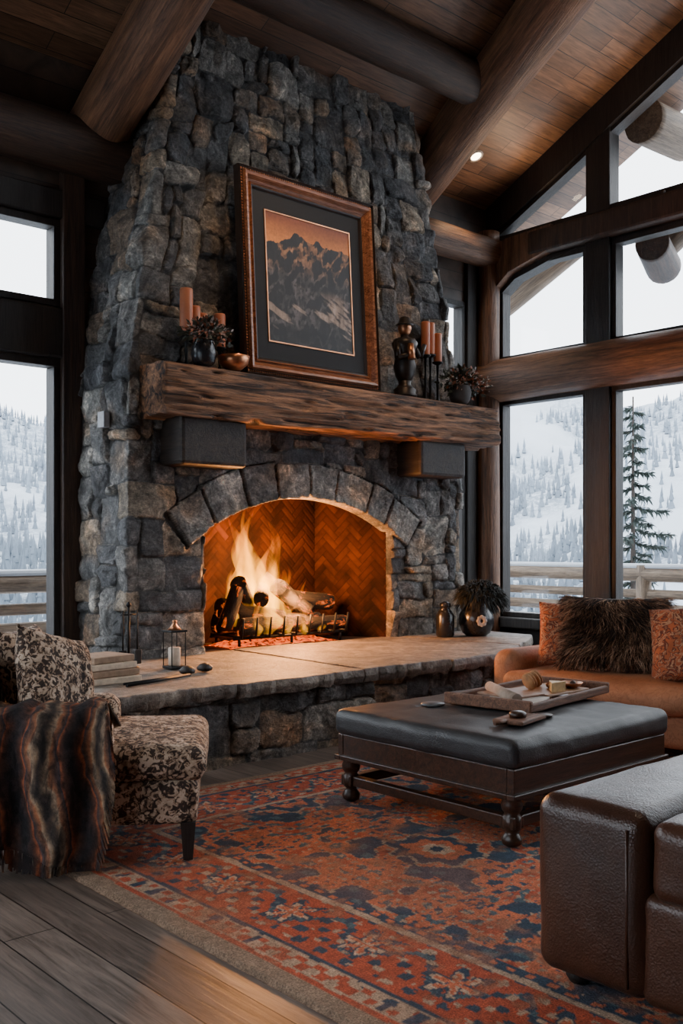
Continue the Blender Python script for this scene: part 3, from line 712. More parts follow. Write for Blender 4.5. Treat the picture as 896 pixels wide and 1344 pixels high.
# ------------------------------------------------------------ hearth decor
HZ=.516
vs=empty('black_vase_with_pine')
lathe('vase',[(.09,0),(.13,.03),(.165,.12),(.16,.20),(.12,.27),(.10,.30),(.125,.34),(.115,.34),(.09,.30)],(7.08,5.98,HZ),IRONP,vs)
for k in range(8):
    a=k*math.pi/4;dx,dz=math.cos(a)*.036,math.sin(a)*.036
    lathe('petal_%d'%k,[(.017,0),(.02,.004),(.012,.008),(.001,.009)],(7.08-.085+dx*.75,5.98-.137-dx*.5,HZ+.15+dz),PET,vs,8).rotation_euler=(math.pi/2,0,-.6)
NEED=simple('dark_needles',(.02,.024,.022),.7,var=.5,ns=12)
pts=[];ds=[];r=random.Random(3)
for i in range(2600):
    d=Vector((r.gauss(0,1),r.gauss(0,1),r.gauss(0,.8)+.5)).normalized();pts.append((7.16+d.x*.22,5.98+d.y*.12,HZ+.39+d.z*.09-.06*max(0,d.x)));ds.append(d)
strands('needles',pts,ds,.11,.005,NEED,vs,.5,4)
lathe('small_black_jar',[(.07,0),(.085,.02),(.085,.2),(.06,.24),(.04,.27),(.055,.28),(.05,.31),(.01,.33)],(6.78,6.1,HZ),IRONP)
ln=empty('candle_lantern');lx,ly=3.66,5.78
box('base',(lx-.06,ly-.06,HZ),(lx+.06,ly+.06,HZ+.02),BLACK,ln,.004)
lathe('candle',[(.04,0),(.042,.01),(.042,.12),(.035,.125),(.002,.12)],(lx,ly,HZ+.02),simple('ivory_wax',(.6,.5,.4),.5),ln)
for sx_ in(-1,1):
    for sy_ in(-1,1):rod('post_%d%d'%(sx_,sy_),(lx+sx_*.054,ly+sy_*.054,HZ+.02),(lx+sx_*.054,ly+sy_*.054,HZ+.25),.004,.004,BLACK,ln,6)
box('roof',(lx-.065,ly-.065,HZ+.25),(lx+.065,ly+.065,HZ+.265),BLACK,ln,.004);lathe('cap',[(.05,0),(.02,.03),(.012,.05),(.018,.06),(.002,.07)],(lx,ly,HZ+.265),COPPER,ln,12)
ft=empty('fireplace_tool_set');tx,ty=3.42,5.98
lathe('base',[(.07,0),(.075,.012),(.025,.03),(.012,.05)],(tx,ty,HZ),BLACK,ft);rod('stem',(tx,ty,HZ+.03),(tx,ty,HZ+.42),.009,.008,BLACK,ft,10)
rod('crossbar',(tx-.06,ty,HZ+.37),(tx+.06,ty,HZ+.37),.006,.006,BLACK,ft,8);lathe('finial',[(.008,0),(.018,.015),(.012,.03),(.002,.04)],(tx,ty,HZ+.42),BLACK,ft,12)
for i,dx in enumerate((-.055,.055)):
    rod('tool_%d'%i,(tx+dx,ty-.02,HZ+.12),(tx+dx,ty-.02,HZ+.40),.006,.006,BLACK,ft,8)
box('shovel_blade',(tx-.085,ty-.03,HZ+.03),(tx-.03,ty-.015,HZ+.13),BLACK,ft,.004);box('brush_head',(tx+.03,ty-.04,HZ+.03),(tx+.08,ty,HZ+.13),DARKW,ft,.008)
bk=empty('stack_of_books');PAP=simple('paper',(.5,.47,.43),.7);PAP2=simple('pale_cloth_cover',(.62,.50,.38),.7)
for i in range(4):box('book_%d'%i,(2.76+.02*i,5.36+.015*i,HZ+.042*i),(3.16-.01*i,5.70-.01*i,HZ+.042*i+.039),PAP2 if i%2==0 else simple('tan_card%d'%i,(.30,.20,.13),.7),bk,.005,.06*i)
tk=empty('fire_tongs');rod('arm_a',(2.95,5.18,HZ+.012),(3.5,5.34,HZ+.012),.010,.008,BLACK,tk,8);rod('arm_b',(2.97,5.25,HZ+.012),(3.5,5.34,HZ+.014),.008,.008,BLACK,tk,8)
for i,(x,y) in enumerate([(3.55,5.45),(3.72,5.5)]):
    lathe('pinecone_%s'%'ab'[i],[(.02,0),(.05,.01),(.055,.03),(.035,.05),(.003,.06)],(x,y,HZ),DARKW,tk,12)

# ------------------------------------------------------------ rug
x0,x1,y0,y1=1.86,6.1,.2,4.62;du=.009
nu=int((x1-x0)/du)+1;nv=int((y1-y0)/du)+1;X,Y=np.meshgrid(np.linspace(x0,x1,nu),np.linspace(y0,y1,nv))
q=.011
jx=.022*(fbm(X*7,Y*7,2,3)-.5)*2;jy=.022*(fbm(X*7+9,Y*7,3,3)-.5)*2
kx=np.floor((X-x0+jx)/q)*q;ky=np.floor((Y-y0+jy)/q)*q
kx=np.where(X-x0<.6,np.floor((X-x0+jx*.4)/q)*q,kx)
W_,H_=x1-x0,y1-y0
ed=np.minimum(np.minimum(kx,W_-kx),np.minimum(ky,H_-ky))
RED=np.array([.46,.085,.036]);RED2=np.array([.60,.16,.07]);NAVY=np.array([.035,.062,.10]);CRE=np.array([.56,.39,.27]);TEAL=np.array([.07,.125,.155]);BRN=np.array([.20,.05,.025])
C=np.zeros(X.shape+(3,))+RED2
def put(m,c):
    global C
    C=np.where(m[...,None],c,C)
fx=np.abs(((kx+.0)%.90)-.45);fy=np.abs((ky%1.10)-.55)
f1=np.cos(fx*15)+np.cos(fy*13)+1.0*np.cos((fx+fy)*22)+.9*np.cos((fx-fy)*22)
f2=np.sin(fx*37)*np.sin(fy*33)+.6*np.cos((fx*fx+fy*fy)*70)
f3=np.cos((fx+fy*1.2)*60)*np.cos((fx-fy*1.1)*48)
wob=(fbm(kx*8,ky*8,5,3)-.5)*3.0
put(wob>.55,RED)
put((f1+wob<-.90),NAVY);put((f1+wob>-.90)&(f1+wob<-.72),CRE*.8);put((f2+wob*.5>.80),TEAL);put((f2+wob*.5<-.95),NAVY)
put((f3+wob*.3>.76)&(f1>-.5),CRE*.75);put((f3+wob*.3<-.82)&(f1>-.5),NAVY)
rd=np.hypot(fx,fy*.85)*(1+.12*np.cos(8*np.arctan2(fy,fx)))
put(rd<.19,CRE*.8);put(rd<.175,NAVY);put(rd<.12,RED2);put(rd<.065,CRE);put(rd<.03,NAVY)
al=np.where((np.minimum(kx,W_-kx)<np.minimum(ky,H_-ky)),ky,kx)
put(ed<.64,RED)
b1=(ed>.24)&(ed<.58);cx_=(al%.40)-.20;cy_=(ed-.41)
pet=np.hypot(cx_,cy_)-(.09+.035*np.cos(6*np.arctan2(cy_,cx_)))
C=np.where((b1&(pet<0))[...,None],NAVY,C);C=np.where((b1&(pet<-.03))[...,None],CRE,C);C=np.where((b1&(pet<-.05))[...,None],RED2,C)
vine=np.abs(cy_-.09*np.sin(al*2*math.pi/.40+1.57));C=np.where((b1&(vine<.018)&(pet>0))[...,None],TEAL,C)
sp_=(np.sin(al*48)*np.sin(ed*52)+wob*.4>.5);C=np.where((b1&sp_&(pet>.01))[...,None],NAVY,C)
sp_=(np.sin(al*39+1)*np.cos(ed*60)+wob*.4<-.7);C=np.where((b1&sp_&(pet>.01))[...,None],CRE*.8,C)
for a_,b_2,c_ in((.57,.60,CRE*.85),(.60,.64,NAVY),(.205,.23,NAVY),(.10,.205,CRE*.85),(.08,.10,RED)):
    put((ed>=a_)&(ed<b_2),c_)
put((ed>=.115)&(ed<.19)&(np.sin(al*62)*np.cos(ed*70)+wob*.5>.15),RED);put((ed>=.115)&(ed<.19)&(np.sin(al*50)+wob*.5<-.85),NAVY)
put((ed>=.61)&(ed<.63)&(np.sin(al*80)>.2),RED2)
put(ed<.08,CRE*.52)
wear=fbm(X*2.6,Y*2.6,31,5);wear2=fbm(X*13,Y*13,35,4);sp2=fbm(X*30,Y*30,41,3);knot=_h(np.floor((X-x0)/q).astype(np.int64),np.floor((Y-y0)/q).astype(np.int64),9)
ww_=np.clip(.35*sm((wear-.45)*4)+.6*sm((wear2-.57)*6),0,.75)[...,None]*np.where(ed<.08,.1,1)[...,None]
C=C*(1-ww_)+np.array([.34,.14,.075])*ww_
C=C*(.52+.50*sp2+.38*knot)[...,None]
RUG=M('persian_rug',rough=.95);a=RUG.n('ShaderNodeAttribute',attribute_name='col');v=RUG.coord();nn=RUG.noise(v,150,3)
RUG.color(RUG.mix(.8,a.outputs['Color'],RUG.ramp(nn,[(.33,(.45,.45,.45)),(.67,(1.55,1.5,1.45))]),'MULTIPLY'));RUG.bump(nn,.8,.012);RUG=RUG.m
Zr=.010+.006*fbm(X*1.5,Y*1.5,3)+.002*sp2
Zr=np.where((np.minimum(np.minimum(X-x0,x1-X),np.minimum(Y-y0,y1-Y))<.012),.001,Zr)
idx=np.arange(nu*nv).reshape(nv,nu);qq=np.stack([idx[:-1,:-1],idx[:-1,1:],idx[1:,1:],idx[1:,:-1]],-1).reshape(-1,4)
mobj('persian_rug',np.stack([X,Y,Zr],-1).reshape(-1,3),qq,RUG,smooth=True,col=C.reshape(-1,3))

# ------------------------------------------------------------ coffee table ottoman
ot=empty('leather_top_coffee_table')
TW=wood('table_walnut',(.018,.009,.006),(.09,.038,.02),0,2,rough=.32,bump=.1)
BL=leather('black_leather',(.018,.018,.020),(.050,.050,.053),.45)
ax0,ax1,ay0,ay1=3.43,4.74,2.68,3.88
rbox('leather_cushion',(ax0,ay0,.365),(ax1,ay1,.50),.045,BL,ot,8,(0.008,0.008,.016),.008,3,tuft=(5,4,.010))
boxes('apron',[((ax0+.02,ay0+.02,.25),(ax1-.02,ay0+.06,.372)),((ax0+.02,ay1-.06,.25),(ax1-.02,ay1-.02,.372)),((ax0+.02,ay0+.06,.25),(ax0+.06,ay1-.06,.372)),((ax1-.06,ay0+.06,.25),(ax1-.02,ay1-.06,.372)),((ax0+.03,ay0+.03,.33),(ax1-.03,ay1-.03,.37))],TW,ot,.006)
boxes('apron_bead',[((ax0+.005,ay0+.005,.235),(ax1-.005,ay0+.05,.262)),((ax0+.005,ay1-.05,.235),(ax1-.005,ay1-.005,.262)),((ax0+.005,ay0+.05,.235),(ax0+.05,ay1-.05,.262)),((ax1-.05,ay0+.05,.235),(ax1-.005,ay1-.05,.262))],TW,ot,.005)
FZ=.018
for i,(x,y) in enumerate([(ax0+.07,ay0+.07),(ax1-.07,ay0+.07),(ax0+.07,ay1-.07),(ax1-.07,ay1-.07)]):
    lathe('leg_%d'%i,[(.026,0),(.044,.012),(.048,.035),(.034,.055),(.026,.065),(.042,.08),(.044,.10),(.044,.135),(.032,.145),(.046,.165),(.05,.19),(.038,.215),(.045,.225),(.045,.26)],(x,y,FZ),TW,ot,20)
    box('block_%d'%i,(x-.038,y-.038,.10),(x+.038,y+.038,.155),TW,ot,.004)
for y in(ay0+.07,ay1-.07):box('stretcher_x_%.1f'%y,(ax0+.1,y-.025,.100),(ax1-.1,y+.025,.152),TW,ot,.006)
for x in(ax0+.07,ax1-.07):box('stretcher_y_%.1f'%x,(x-.025,ay0+.1,.100),(x+.025,ay1-.1,.152),TW,ot,.006)
box('stretcher_mid',((ax0+ax1)/2-.05,ay0+.08,.112),((ax0+ax1)/2+.05,ay1-.08,.142),TW,ot,.006)
TZ=.522
ty_=empty('wooden_serving_tray',(4.38,3.32,TZ),math.radians(8))
TR=wood('tray_wood',(.08,.03,.014),(.28,.12,.058),0,2,rough=.6,bump=.2)
CLO=simple('linen',(.38,.30,.24),.9);BRD=simple('bread_crust',(.38,.19,.08),.8,var=.5,ns=14);CHS=simple('cheese',(.62,.42,.18),.5)
box('bottom',(-.42,-.24,0),(.42,.24,.014),TR,ty_,.004)
for nm,lo,hi in(('side_a',(-.44,-.26,0),(.44,-.235,.045)),('side_b',(-.44,.235,0),(.44,.26,.045)),('end_a',(-.455,-.26,0),(-.425,.26,.06)),('end_b',(.425,-.26,0),(.455,.26,.06))):box(nm,lo,hi,TR,ty_,.008)
box('magazine',(-.38,-.2,.015),(-.10,.10,.03),PAP,ty_,.003,.25);box('magazine_b',(-.26,-.10,.031),(-.02,.17,.042),simple('cover_b',(.30,.17,.11),.5),ty_,.003,-.2)
box('serving_board',(-.02,-.16,.015),(.38,.14,.032),simple('olive_board',(.32,.17,.08),.5,ns=6),ty_,.006,-.12)
for i,(x,y) in enumerate([(.06,.04),(.12,.06),(.18,.07),(.24,.09)]):
    lathe('bread_slice_%d'%i,[(.045,-.008),(.05,0),(.045,.008)],(x,y,.078),BRD,ty_,14).rotation_euler=(math.pi/2-.4,0,1.2)
mobj('cheese_wedge',[(.05,-.11,.033),(.17,-.13,.033),(.15,-.04,.033),(.05,-.11,.085),(.17,-.13,.085),(.15,-.04,.085)],[(2,1,0),(3,4,5),(0,1,4,3),(1,2,5,4),(2,0,3,5)],CHS,ty_)
rod('rolled_cloth',(-.38,-.14,.05),(-.12,.18,.06),.03,.028,CLO,ty_,12)
lathe('dish',[(.03,0),(.055,.015),(.065,.03),(.06,.03),(.02,.01)],(.30,-.10,.034),COPPER,ty_);rod('knife_handle',(-.05,-.17,.025),(.06,-.20,.025),.009,.009,TW,ty_,8)
r=random.Random(8)
for i in range(9): lathe('nut_%d'%i,[(.008,0),(.018,.008),(.02,.018),(.012,.03),(.002,.034)],(.22+r.uniform(-.06,.12),-.06+r.uniform(-.05,.05),.034),TW if i%2 else DRY,ty_,10)
cb=empty('cheese_board_with_coasters',(3.80,2.95,TZ-.006),.2)
box('board',(-.13,-.09,0),(.13,.07,.02),TR,cb,.006);lathe('coaster',[(.05,0),(.052,.008),(.0,.01)],(.19,-.04,0),TW,cb,20);lathe('cup_lid',[(.04,0),(.042,.02),(.03,.028),(.001,.03)],(-.02,-.01,.02),TW,cb,18)
rod('handle',(-.12,0,.012),(-.2,.02,.012),.012,.01,TR,cb,8)
lathe('glass_coaster',[(.06,0),(.065,.006),(.06,.012),(.001,.012)],(3.86,3.56,TZ-.012),simple('slate',(.10,.11,.12),.4),None,20)

# ------------------------------------------------------------ left armchair
PAT=M('animal_print_upholstery',rough=.9);v=PAT.coord();n=PAT.noise(v,36,3,.6,1.2);n2=PAT.noise(v,14,3,.6,.8)
c=PAT.ramp(n,[(.45,(.66,.52,.40)),(.50,(.36,.23,.15)),(.54,(.05,.032,.025))]);c2=PAT.ramp(n2,[(.38,(.16,.11,.09)),(.45,(.7,.65,.6)),(.6,(1,1,1))])
PAT.color(PAT.mix(.85,c,c2,'MULTIPLY'));PAT.bump(PAT.noise(v,220,2),.4,.004);PAT=PAT.m
ARZ=math.radians(-35)
ch=empty('upholstered_armchair',(2.33,3.50,.0),ARZ)
def RB(nm,lo,hi,r,mat,**k):return rbox(nm,lo,hi,r,mat,ch,**k)
RB('seat_base',(-1.05,.02,.17),(.0,.88,.36),.035,PAT)
RB('seat_cushion',(-.85,.02,.345),(.035,.88,.50),.06,PAT,puff=(.006,.01,.02),wr=.006)
RB('arm_near',(-1.05,.0,.2),(-.36,.2,.63),.07,PAT)
RB('arm_far',(-1.05,.70,.2),(-.40,.90,.62),.07,PAT)
RB('back',(-1.2,.0,.2),(-.92,.90,.92),.09,PAT,puff=(.02,0,.01))
pillow('scatter_cushion_a',.50,.46,.18,PAT,(-.64,.36,.745),(math.radians(74),math.radians(14),math.radians(62)),ch,3)
pillow('scatter_cushion_b',.46,.44,.17,PAT,(-.80,.58,.76),(math.radians(75),0,math.radians(80)),ch,5)
for i,(x,y) in enumerate([(-.04,.05),(-1.1,.05),(-.04,.83),(-1.1,.83)]):
    V=[(sx*s,sy*s,z) for z,s in((.019,.020),(.18,.032)) for sx,sy in((-1,-1),(1,-1),(1,1),(-1,1))]
    mobj('leg_%d'%i,V,[(3,2,1,0),(4,5,6,7),(0,1,5,4),(1,2,6,5),(2,3,7,6),(3,0,4,7)],DARKW,ch,loc=(x,y,0))
PL=M('woven_throw',rough=.95);v=PL.coord()
w1=PL.n('ShaderNodeTexWave',{'Vector':v,'Scale':1.3,'Distortion':4.5,'Detail':3.,'Detail Scale':1.8},wave_type='BANDS',bands_direction='X')
ik=PL.noise(PL.coord((9,9,3.5)),2.,4,.65,1.0)
w2=PL.noise(v,36,5,.7);c=PL.ramp(w1.outputs['Fac'],[(.0,(.018,.015,.018)),(.25,(.06,.025,.017)),(.38,(.22,.065,.028)),(.46,(.035,.032,.04)),(.62,(.085,.04,.026)),(.78,(.20,.085,.045)),(.86,(.24,.17,.115)),(1.,(.025,.018,.016))])
c=PL.mix(.75,c,PL.ramp(ik,[(.40,(.22,.22,.25)),(.52,(1.2,1.15,1.1)),(.62,(1.6,1.3,1.0))]),'MULTIPLY')
c=PL.mix(.7,c,PL.ramp(w2,[(.38,(.45,.45,.45)),(.60,(1.4,1.4,1.4))]),'MULTIPLY');PL.color(c)
PL.bump(PL.noise(v,120,3),.5,.006);PL=PL.m
tb=empty('throw_blanket',(2.33,3.50,.0),ARZ)
prof=[(.30,.52),(.25,.57),(.215,.61),(.19,.655),(.12,.67),(.05,.665),(.0,.64),(-.03,.59),(-.04,.52),(-.045,.43),(-.05,.34),(-.06,.25),(-.07,.16),(-.075,.10)]
nx=80;V=[];F=[];m_=len(prof)
pr=[]
for i in range(m_-1):
    for k in range(4):
        t_=k/4;pr.append((prof[i][0]*(1-t_)+prof[i+1][0]*t_,prof[i][1]*(1-t_)+prof[i+1][1]*t_))
pr.append(prof[-1]);m_=len(pr)
for i in range(nx+1):
    u=i/nx
    for j,(y,z) in enumerate(pr):
        t_=j/m_;x=-1.15+u*(.80-.06*t_*t_)+.03*math.sin(t_*7+u*3)
        fold=.040*math.sin(u*17+2.2*math.sin(t_*2.5))+.014*math.sin(u*37+t_*5)
        a_=min(1,max(.3,(.08-y)/.1))
        yy=y-(fold+.040)*a_*.85-.012*a_;zz=z+(abs(fold)*.5+.012 if y>=.0 else 0)+( .05*math.sin(u*5) if j>m_-14 else 0)*((j-m_+14)/14 if j>m_-14 else 0)
        V.append((x,yy,zz))
for i in range(nx):
    for j in range(m_-1):
        a=i*m_+j;F.append((a,a+m_,a+m_+1,a+1))
o=mobj('cloth',V,F,PL,tb,smooth=True);so=o.modifiers.new('s','SOLIDIFY');so.thickness=.012;so.offset=1
pts=[V[i*m_+m_-1] for i in range(nx+1) for _ in range(3)];V2=[];F2=[];r=random.Random(5)
for p in pts:
    b=len(V2);x,y,z=p[0]+r.uniform(-.006,.006),p[1],p[2];dx=r.uniform(-.01,.01);L_=min(r.uniform(.05,.09),z-.03)
    V2+=[(x-.003,y,z),(x+.003,y,z),(x+.004+dx,y-.004,z-L_),(x-.004+dx,y-.004,z-L_)];F2.append((b,b+1,b+2,b+3))
ex=[V[nx*m_+j] for j in range(14,m_) for _ in range(2)]
for p in ex:
    b=len(V2);x,y,z=p[0],p[1],p[2]+r.uniform(-.01,.01);L_=min(.08,max(.02,z-.03))
    V2+=[(x-.01,y-.006,z-.004),(x-.004,y-.006,z+.002),(x+.020,y-.01,z-L_),(x+.014,y-.01,z-L_)];F2.append((b,b+1,b+2,b+3))
mobj('fringe',V2,F2,PL,tb)

# ------------------------------------------------------------ leather armchair (right foreground)
LB=leather('brown_leather',(.022,.008,.0045),(.085,.033,.017),.32,2.5)
lc=empty('leather_armchair')
def LR(nm,lo,hi,r,**k):return rbox(nm,lo,hi,r,LB,lc,**k)
LR('arm_far',(2.47,1.47,.06),(3.6,1.86,.60),.06,wr=.006,puff=(.008,.006,.014),wf=6)
LR('arm_near',(2.47,.30,.06),(3.6,.70,.60),.06,wr=.006,puff=(.008,.006,.014))
LR('seat_base',(2.48,.66,.06),(3.6,1.50,.38),.04,wr=.005)
LR('seat_cushion',(2.465,.705,.36),(3.58,1.468,.592),.05,puff=(.012,0,.016),wr=.008,wf=6)
LR('back',(3.62,.30,.06),(3.92,1.86,.93),.11,wr=.01)
rod('seam_welt',(2.468,1.53,.10),(2.468,1.53,.55),.005,.005,LB,lc,8)
for i,(x,y) in enumerate([(2.57,.40),(2.57,1.76),(3.78,.40),(3.78,1.76)]):lathe('foot_%d'%i,[(.028,0),(.04,.02),(.035,.055)],(x,y,.018),DARKW,lc,16)

# ------------------------------------------------------------ sofa
TAN=M('rust_tan_upholstery',rough=.7);v=TAN.coord();n=TAN.noise(v,16,3,.5,1.8);n2=TAN.noise(v,2,6,.6)
c=TAN.ramp(n2,[(.3,(.30,.12,.055)),(.7,(.60,.29,.155))]);c=TAN.mix(.55,c,TAN.ramp(n,[(.44,(1,1,1)),(.49,(.55,.48,.42)),(.55,(.95,.9,.85))]),'MULTIPLY')
TAN.color(c);TAN.bump(TAN.noise(v,150,3),.25,.005);TAN=TAN.m
so_=empty('rust_tan_sofa')
def SR(nm,lo,hi,r,**k):return rbox(nm,lo,hi,r,TAN,so_,**k)
SR('base',(5.60,1.5,.09),(6.75,4.62,.32),.04)
SR('seat_cushion_a',(5.52,3.0,.30),(6.45,4.45,.465),.07,puff=(.015,0,.03),wr=.014)
SR('seat_cushion_b',(5.52,1.62,.30),(6.45,2.99,.465),.07,puff=(.015,0,.03),wr=.014,seed=4)
SR('back',(6.42,1.5,.2),(6.78,4.62,.88),.12,wr=.006)
SR('arm_far',(5.66,4.42,.2),(6.6,4.66,.60),.1)
SR('arm_near',(5.66,1.42,.2),(6.6,1.66,.60),.1)
for i,(x,y) in enumerate([(5.68,1.6),(5.68,4.52),(6.68,1.6),(6.68,4.52)]):lathe('foot_%d'%i,[(.025,0),(.035,.03),(.03,.075)],(x,y,.018 if x<6.1 else 0),DARKW,so_,12)
ORG=M('rust_damask',rough=.85);v=ORG.coord();n=ORG.noise(v,13,3,.5,2.2);ORG.color(ORG.ramp(n,[(.42,(.46,.12,.042)),(.46,(.10,.025,.015)),(.50,(.20,.05,.026)),(.54,(.56,.31,.17)),(.60,(.40,.10,.038))]));ORG.bump(ORG.noise(v,200,2),.3,.004);ORG=ORG.m
pillow('rust_cushion',.48,.48,.18,ORG,(6.06,4.22,.71),(math.radians(76),0,math.radians(-62)),None,2)
pillow('rust_cushion',.54,.52,.22,ORG,(5.98,3.24,.72),(math.radians(72),math.radians(-8),math.radians(-78)),None,7)
FUR=M('fur',rough=.8);gi=FUR.n('ShaderNodeNewGeometry');v=FUR.coord();n=FUR.noise(v,6,4)
c=FUR.ramp(FUR.math('ADD',FUR.math('MULTIPLY',gi.outputs['Random Per Island'],.35),FUR.math('MULTIPLY',n,.85)),[(.44,(.010,.006,.005)),(.57,(.06,.03,.019)),(.70,(.30,.16,.09)),(.84,(.62,.42,.28))]);FUR.color(c);FUR=FUR.m
fpil=empty('faux_fur_cushion',(5.96,3.80,.765))
fpil.rotation_euler=(math.radians(72),0,math.radians(-68))
cu=pillow('cushion_core',.72,.50,.2,simple('fur_hide',(.03,.018,.013),.9),(0,0,0),(0,0,0),fpil,9)
pts=[];ds=[];r=random.Random(12);me=cu.data
polys=[p for p in me.polygons]
for i in range(11000):
    p=r.choice(polys);vs_=[me.vertices[k].co for k in p.vertices];a,b=r.random(),r.random()
    c_=vs_[0].lerp(vs_[1],a).lerp(vs_[-1].lerp(vs_[-2],a),b);pts.append(c_);ds.append(p.normal*.5+Vector((c_.x*2.5+.5*math.sin(c_.y*14),c_.y*1.5-1.0,0)))
strands('pile',pts,ds,.095,.0019,FUR,fpil,0,13)

# ------------------------------------------------------------ lamps
EM=bpy.data.materials.new('lamp_lens');EM.use_nodes=True;b=EM.node_tree.nodes['Principled BSDF'];b.inputs['Emission Color'].default_value=(1,.8,.55,1);b.inputs['Emission Strength'].default_value=14
WT=simple('white_trim',(.6,.55,.5),.4)
def spot(loc,tgt,e,col,ang,name):
    l=bpy.data.lights.new('lamp','SPOT');l.energy=e;l.color=col;l.spot_size=math.radians(ang);l.spot_blend=.8;l.shadow_soft_size=.05
    s=bpy.data.objects.new(name,l);COL.objects.link(s);s.location=loc
    s.rotation_euler=(Vector(tgt)-s.location).to_track_quat('-Z','Y').to_euler()
def downlight(x,y,e,tgt,col=(1,.72,.45),ang=70):
    z=roofz(y);o=empty('recessed_downlight',(x,y,z-.012));sg=-1 if y>RIDGE else 1
    o.rotation_euler=(math.atan(.5)*sg,0,0)
    lathe('trim_ring',[(.055,0),(.08,0),(.082,-.006),(.06,-.012)],(0,0,0),WT,o,24,cap=False)
    lathe('lens',[(.056,-.004),(.0005,-.004)],(0,0,0),EM,o,24,cap=False)
    spot((x,y,z-.05),tgt,e,col,ang,'downlight_beam')
downlight(7.95,6.72,80,(7.9,6.9,0))
downlight(5.3,4.4,260,(5.3,6.5,2.9),ang=58,col=(1,.66,.38))
downlight(3.9,4.4,150,(4.3,6.5,3.0),ang=56,col=(1,.66,.38))
downlight(3.2,2.4,170,(3.3,2.9,0),col=(1,.78,.58),ang=85)
# made-up uplights on the upper window beam, added to wash the boarded ceiling warm
for y in(6.35,5.0,3.7):
    u_=empty('added_uplight',(XR-.09,y,4.78))
    lathe('can',[(.020,0),(.022,.004),(.024,.03),(.020,.03),(.018,.012)],(0,0,0),LOG_D,u_,16)
    spot((XR-.10,y,4.83),(XR-1.0,y-.1,roofz(y)),32,(1,.66,.40),130,'added_uplight_beam')

# ------------------------------------------------------------ outside
ext=empty('deck')
SN=SNOW
box('deck_floor',(XR+.2,-6,-.3),(XR+3.2,9.8,-.12),LOG_G,ext);box('deck_back',(-6,YB+.2,-.3),(XR+3.2,YB+2.5,-.12),LOG_G,ext)
box('snow_side',(XR+.25,-6,-.12),(XR+3.1,9.7,-.02),SN,ext,.03);box('snow_back',(-6,YB+.25,-.12),(XR+.25,YB+2.4,-.02),SN,ext,.03)
RX=XR+2.9;RY=YB+2.2
rl=empty('log_railing')
for z_,r_ in((.98,.10),(.30,.08),(.52,.07),(.72,.06)):
    rod('rail_side_%.1f'%z_,(RX,-6,z_),(RX,RY,z_),r_,r_,LOG_G,rl,14,.05,4);rod('rail_back_%.1f'%z_,(-6,RY,z_),(RX,RY,z_),r_,r_,LOG_G,rl,14,.05,5)
box('snow_cap_side',(RX-.08,-6,1.05),(RX+.08,RY,1.12),SN,rl,.04);box('snow_cap_back',(-6,RY-.08,1.05),(RX,RY+.08,1.12),SN,rl,.04)
for y in(-3,-.5,2,4.5,7,RY):rod('post_s%.1f'%y,(RX,y,-.12),(RX,y,1.1),.1,.1,LOG_G,rl,14)
for x in(-4,-1.5,1,3.5,6,8.5):rod('post_b%.1f'%x,(x,RY,-.12),(x,RY,1.1),.1,.1,LOG_G,rl,14)
eb=empty('eave_brackets')
rod('brace_1',(9.75,8.4,4.05),(9.75,6.3,5.05),.13,.13,LOG_G,eb,18,.05,21)
rod('bracket_log',(XR+.3,5.35,4.46),(9.9,5.68,4.44),.17,.19,LOG_D,eb,20,.04,22)
rod('outer_purlin',(XR+.3,5.45,5.75),(9.95,5.45,5.78),.22,.22,LOG_G,eb,20,.04,23)
rod('brace_2',(9.7,5.68,4.5),(9.7,3.6,5.9),.14,.14,LOG_G,eb,18,.05,24)
# terrain
nr,na=170,640;rr_=np.geomspace(22,620,nr);aa=np.linspace(-math.pi*.75,math.pi*1.25,na);Rg,Ag=np.meshgrid(rr_,aa)
Xt=Rg*np.cos(Ag);Yt=Rg*np.sin(Ag)
def tbase(R,A,X_,Y_): return np.where(R<110,-4-8*sm((R-22)/70),-12)+sm((R-110)/360)*80*(.55+.7*fbm(A*3+4,R*.002,7,3))+(fbm(X_*.013,Y_*.013,3,4)-.5)*np.clip(R*.16,1,58)
Zt=tbase(Rg,Ag,Xt,Yt)
idx=np.arange(nr*na).reshape(na,nr);qq=np.stack([idx[:-1,:-1],idx[:-1,1:],idx[1:,1:],idx[1:,:-1]],-1).reshape(-1,4)
fmask=fbm(Xt*.014+8,Yt*.014,13,5)
forest=sm((fmask-.45)*8)*.9
hz=sm((Rg-50)/330)  # painted haze: weight that blends snow and trees paler with distance
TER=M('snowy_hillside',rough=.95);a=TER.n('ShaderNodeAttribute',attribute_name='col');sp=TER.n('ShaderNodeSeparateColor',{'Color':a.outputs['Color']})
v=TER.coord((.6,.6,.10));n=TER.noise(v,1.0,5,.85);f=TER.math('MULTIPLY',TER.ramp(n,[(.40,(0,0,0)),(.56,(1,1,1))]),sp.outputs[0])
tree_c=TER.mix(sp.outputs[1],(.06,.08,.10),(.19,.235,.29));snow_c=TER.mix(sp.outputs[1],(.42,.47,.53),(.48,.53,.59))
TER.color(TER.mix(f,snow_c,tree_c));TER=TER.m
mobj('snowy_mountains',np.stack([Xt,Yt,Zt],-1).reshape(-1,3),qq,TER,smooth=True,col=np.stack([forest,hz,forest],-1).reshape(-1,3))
V=[];F=[];VC=[];r=random.Random(9)
NT=60000
RR=np.random.RandomState(5);Rt=RR.uniform(70,420,NT);At=RR.uniform(-.3,1.8,NT);xt=Rt*np.cos(At);yt=Rt*np.sin(At)
fo=fbm(xt*.014+8,yt*.014,13,5);keep_=(fo>.50+RR.uniform(-.035,.035,NT))
Rt,At,xt,yt=Rt[keep_][:13000],At[keep_][:13000],xt[keep_][:13000],yt[keep_][:13000]
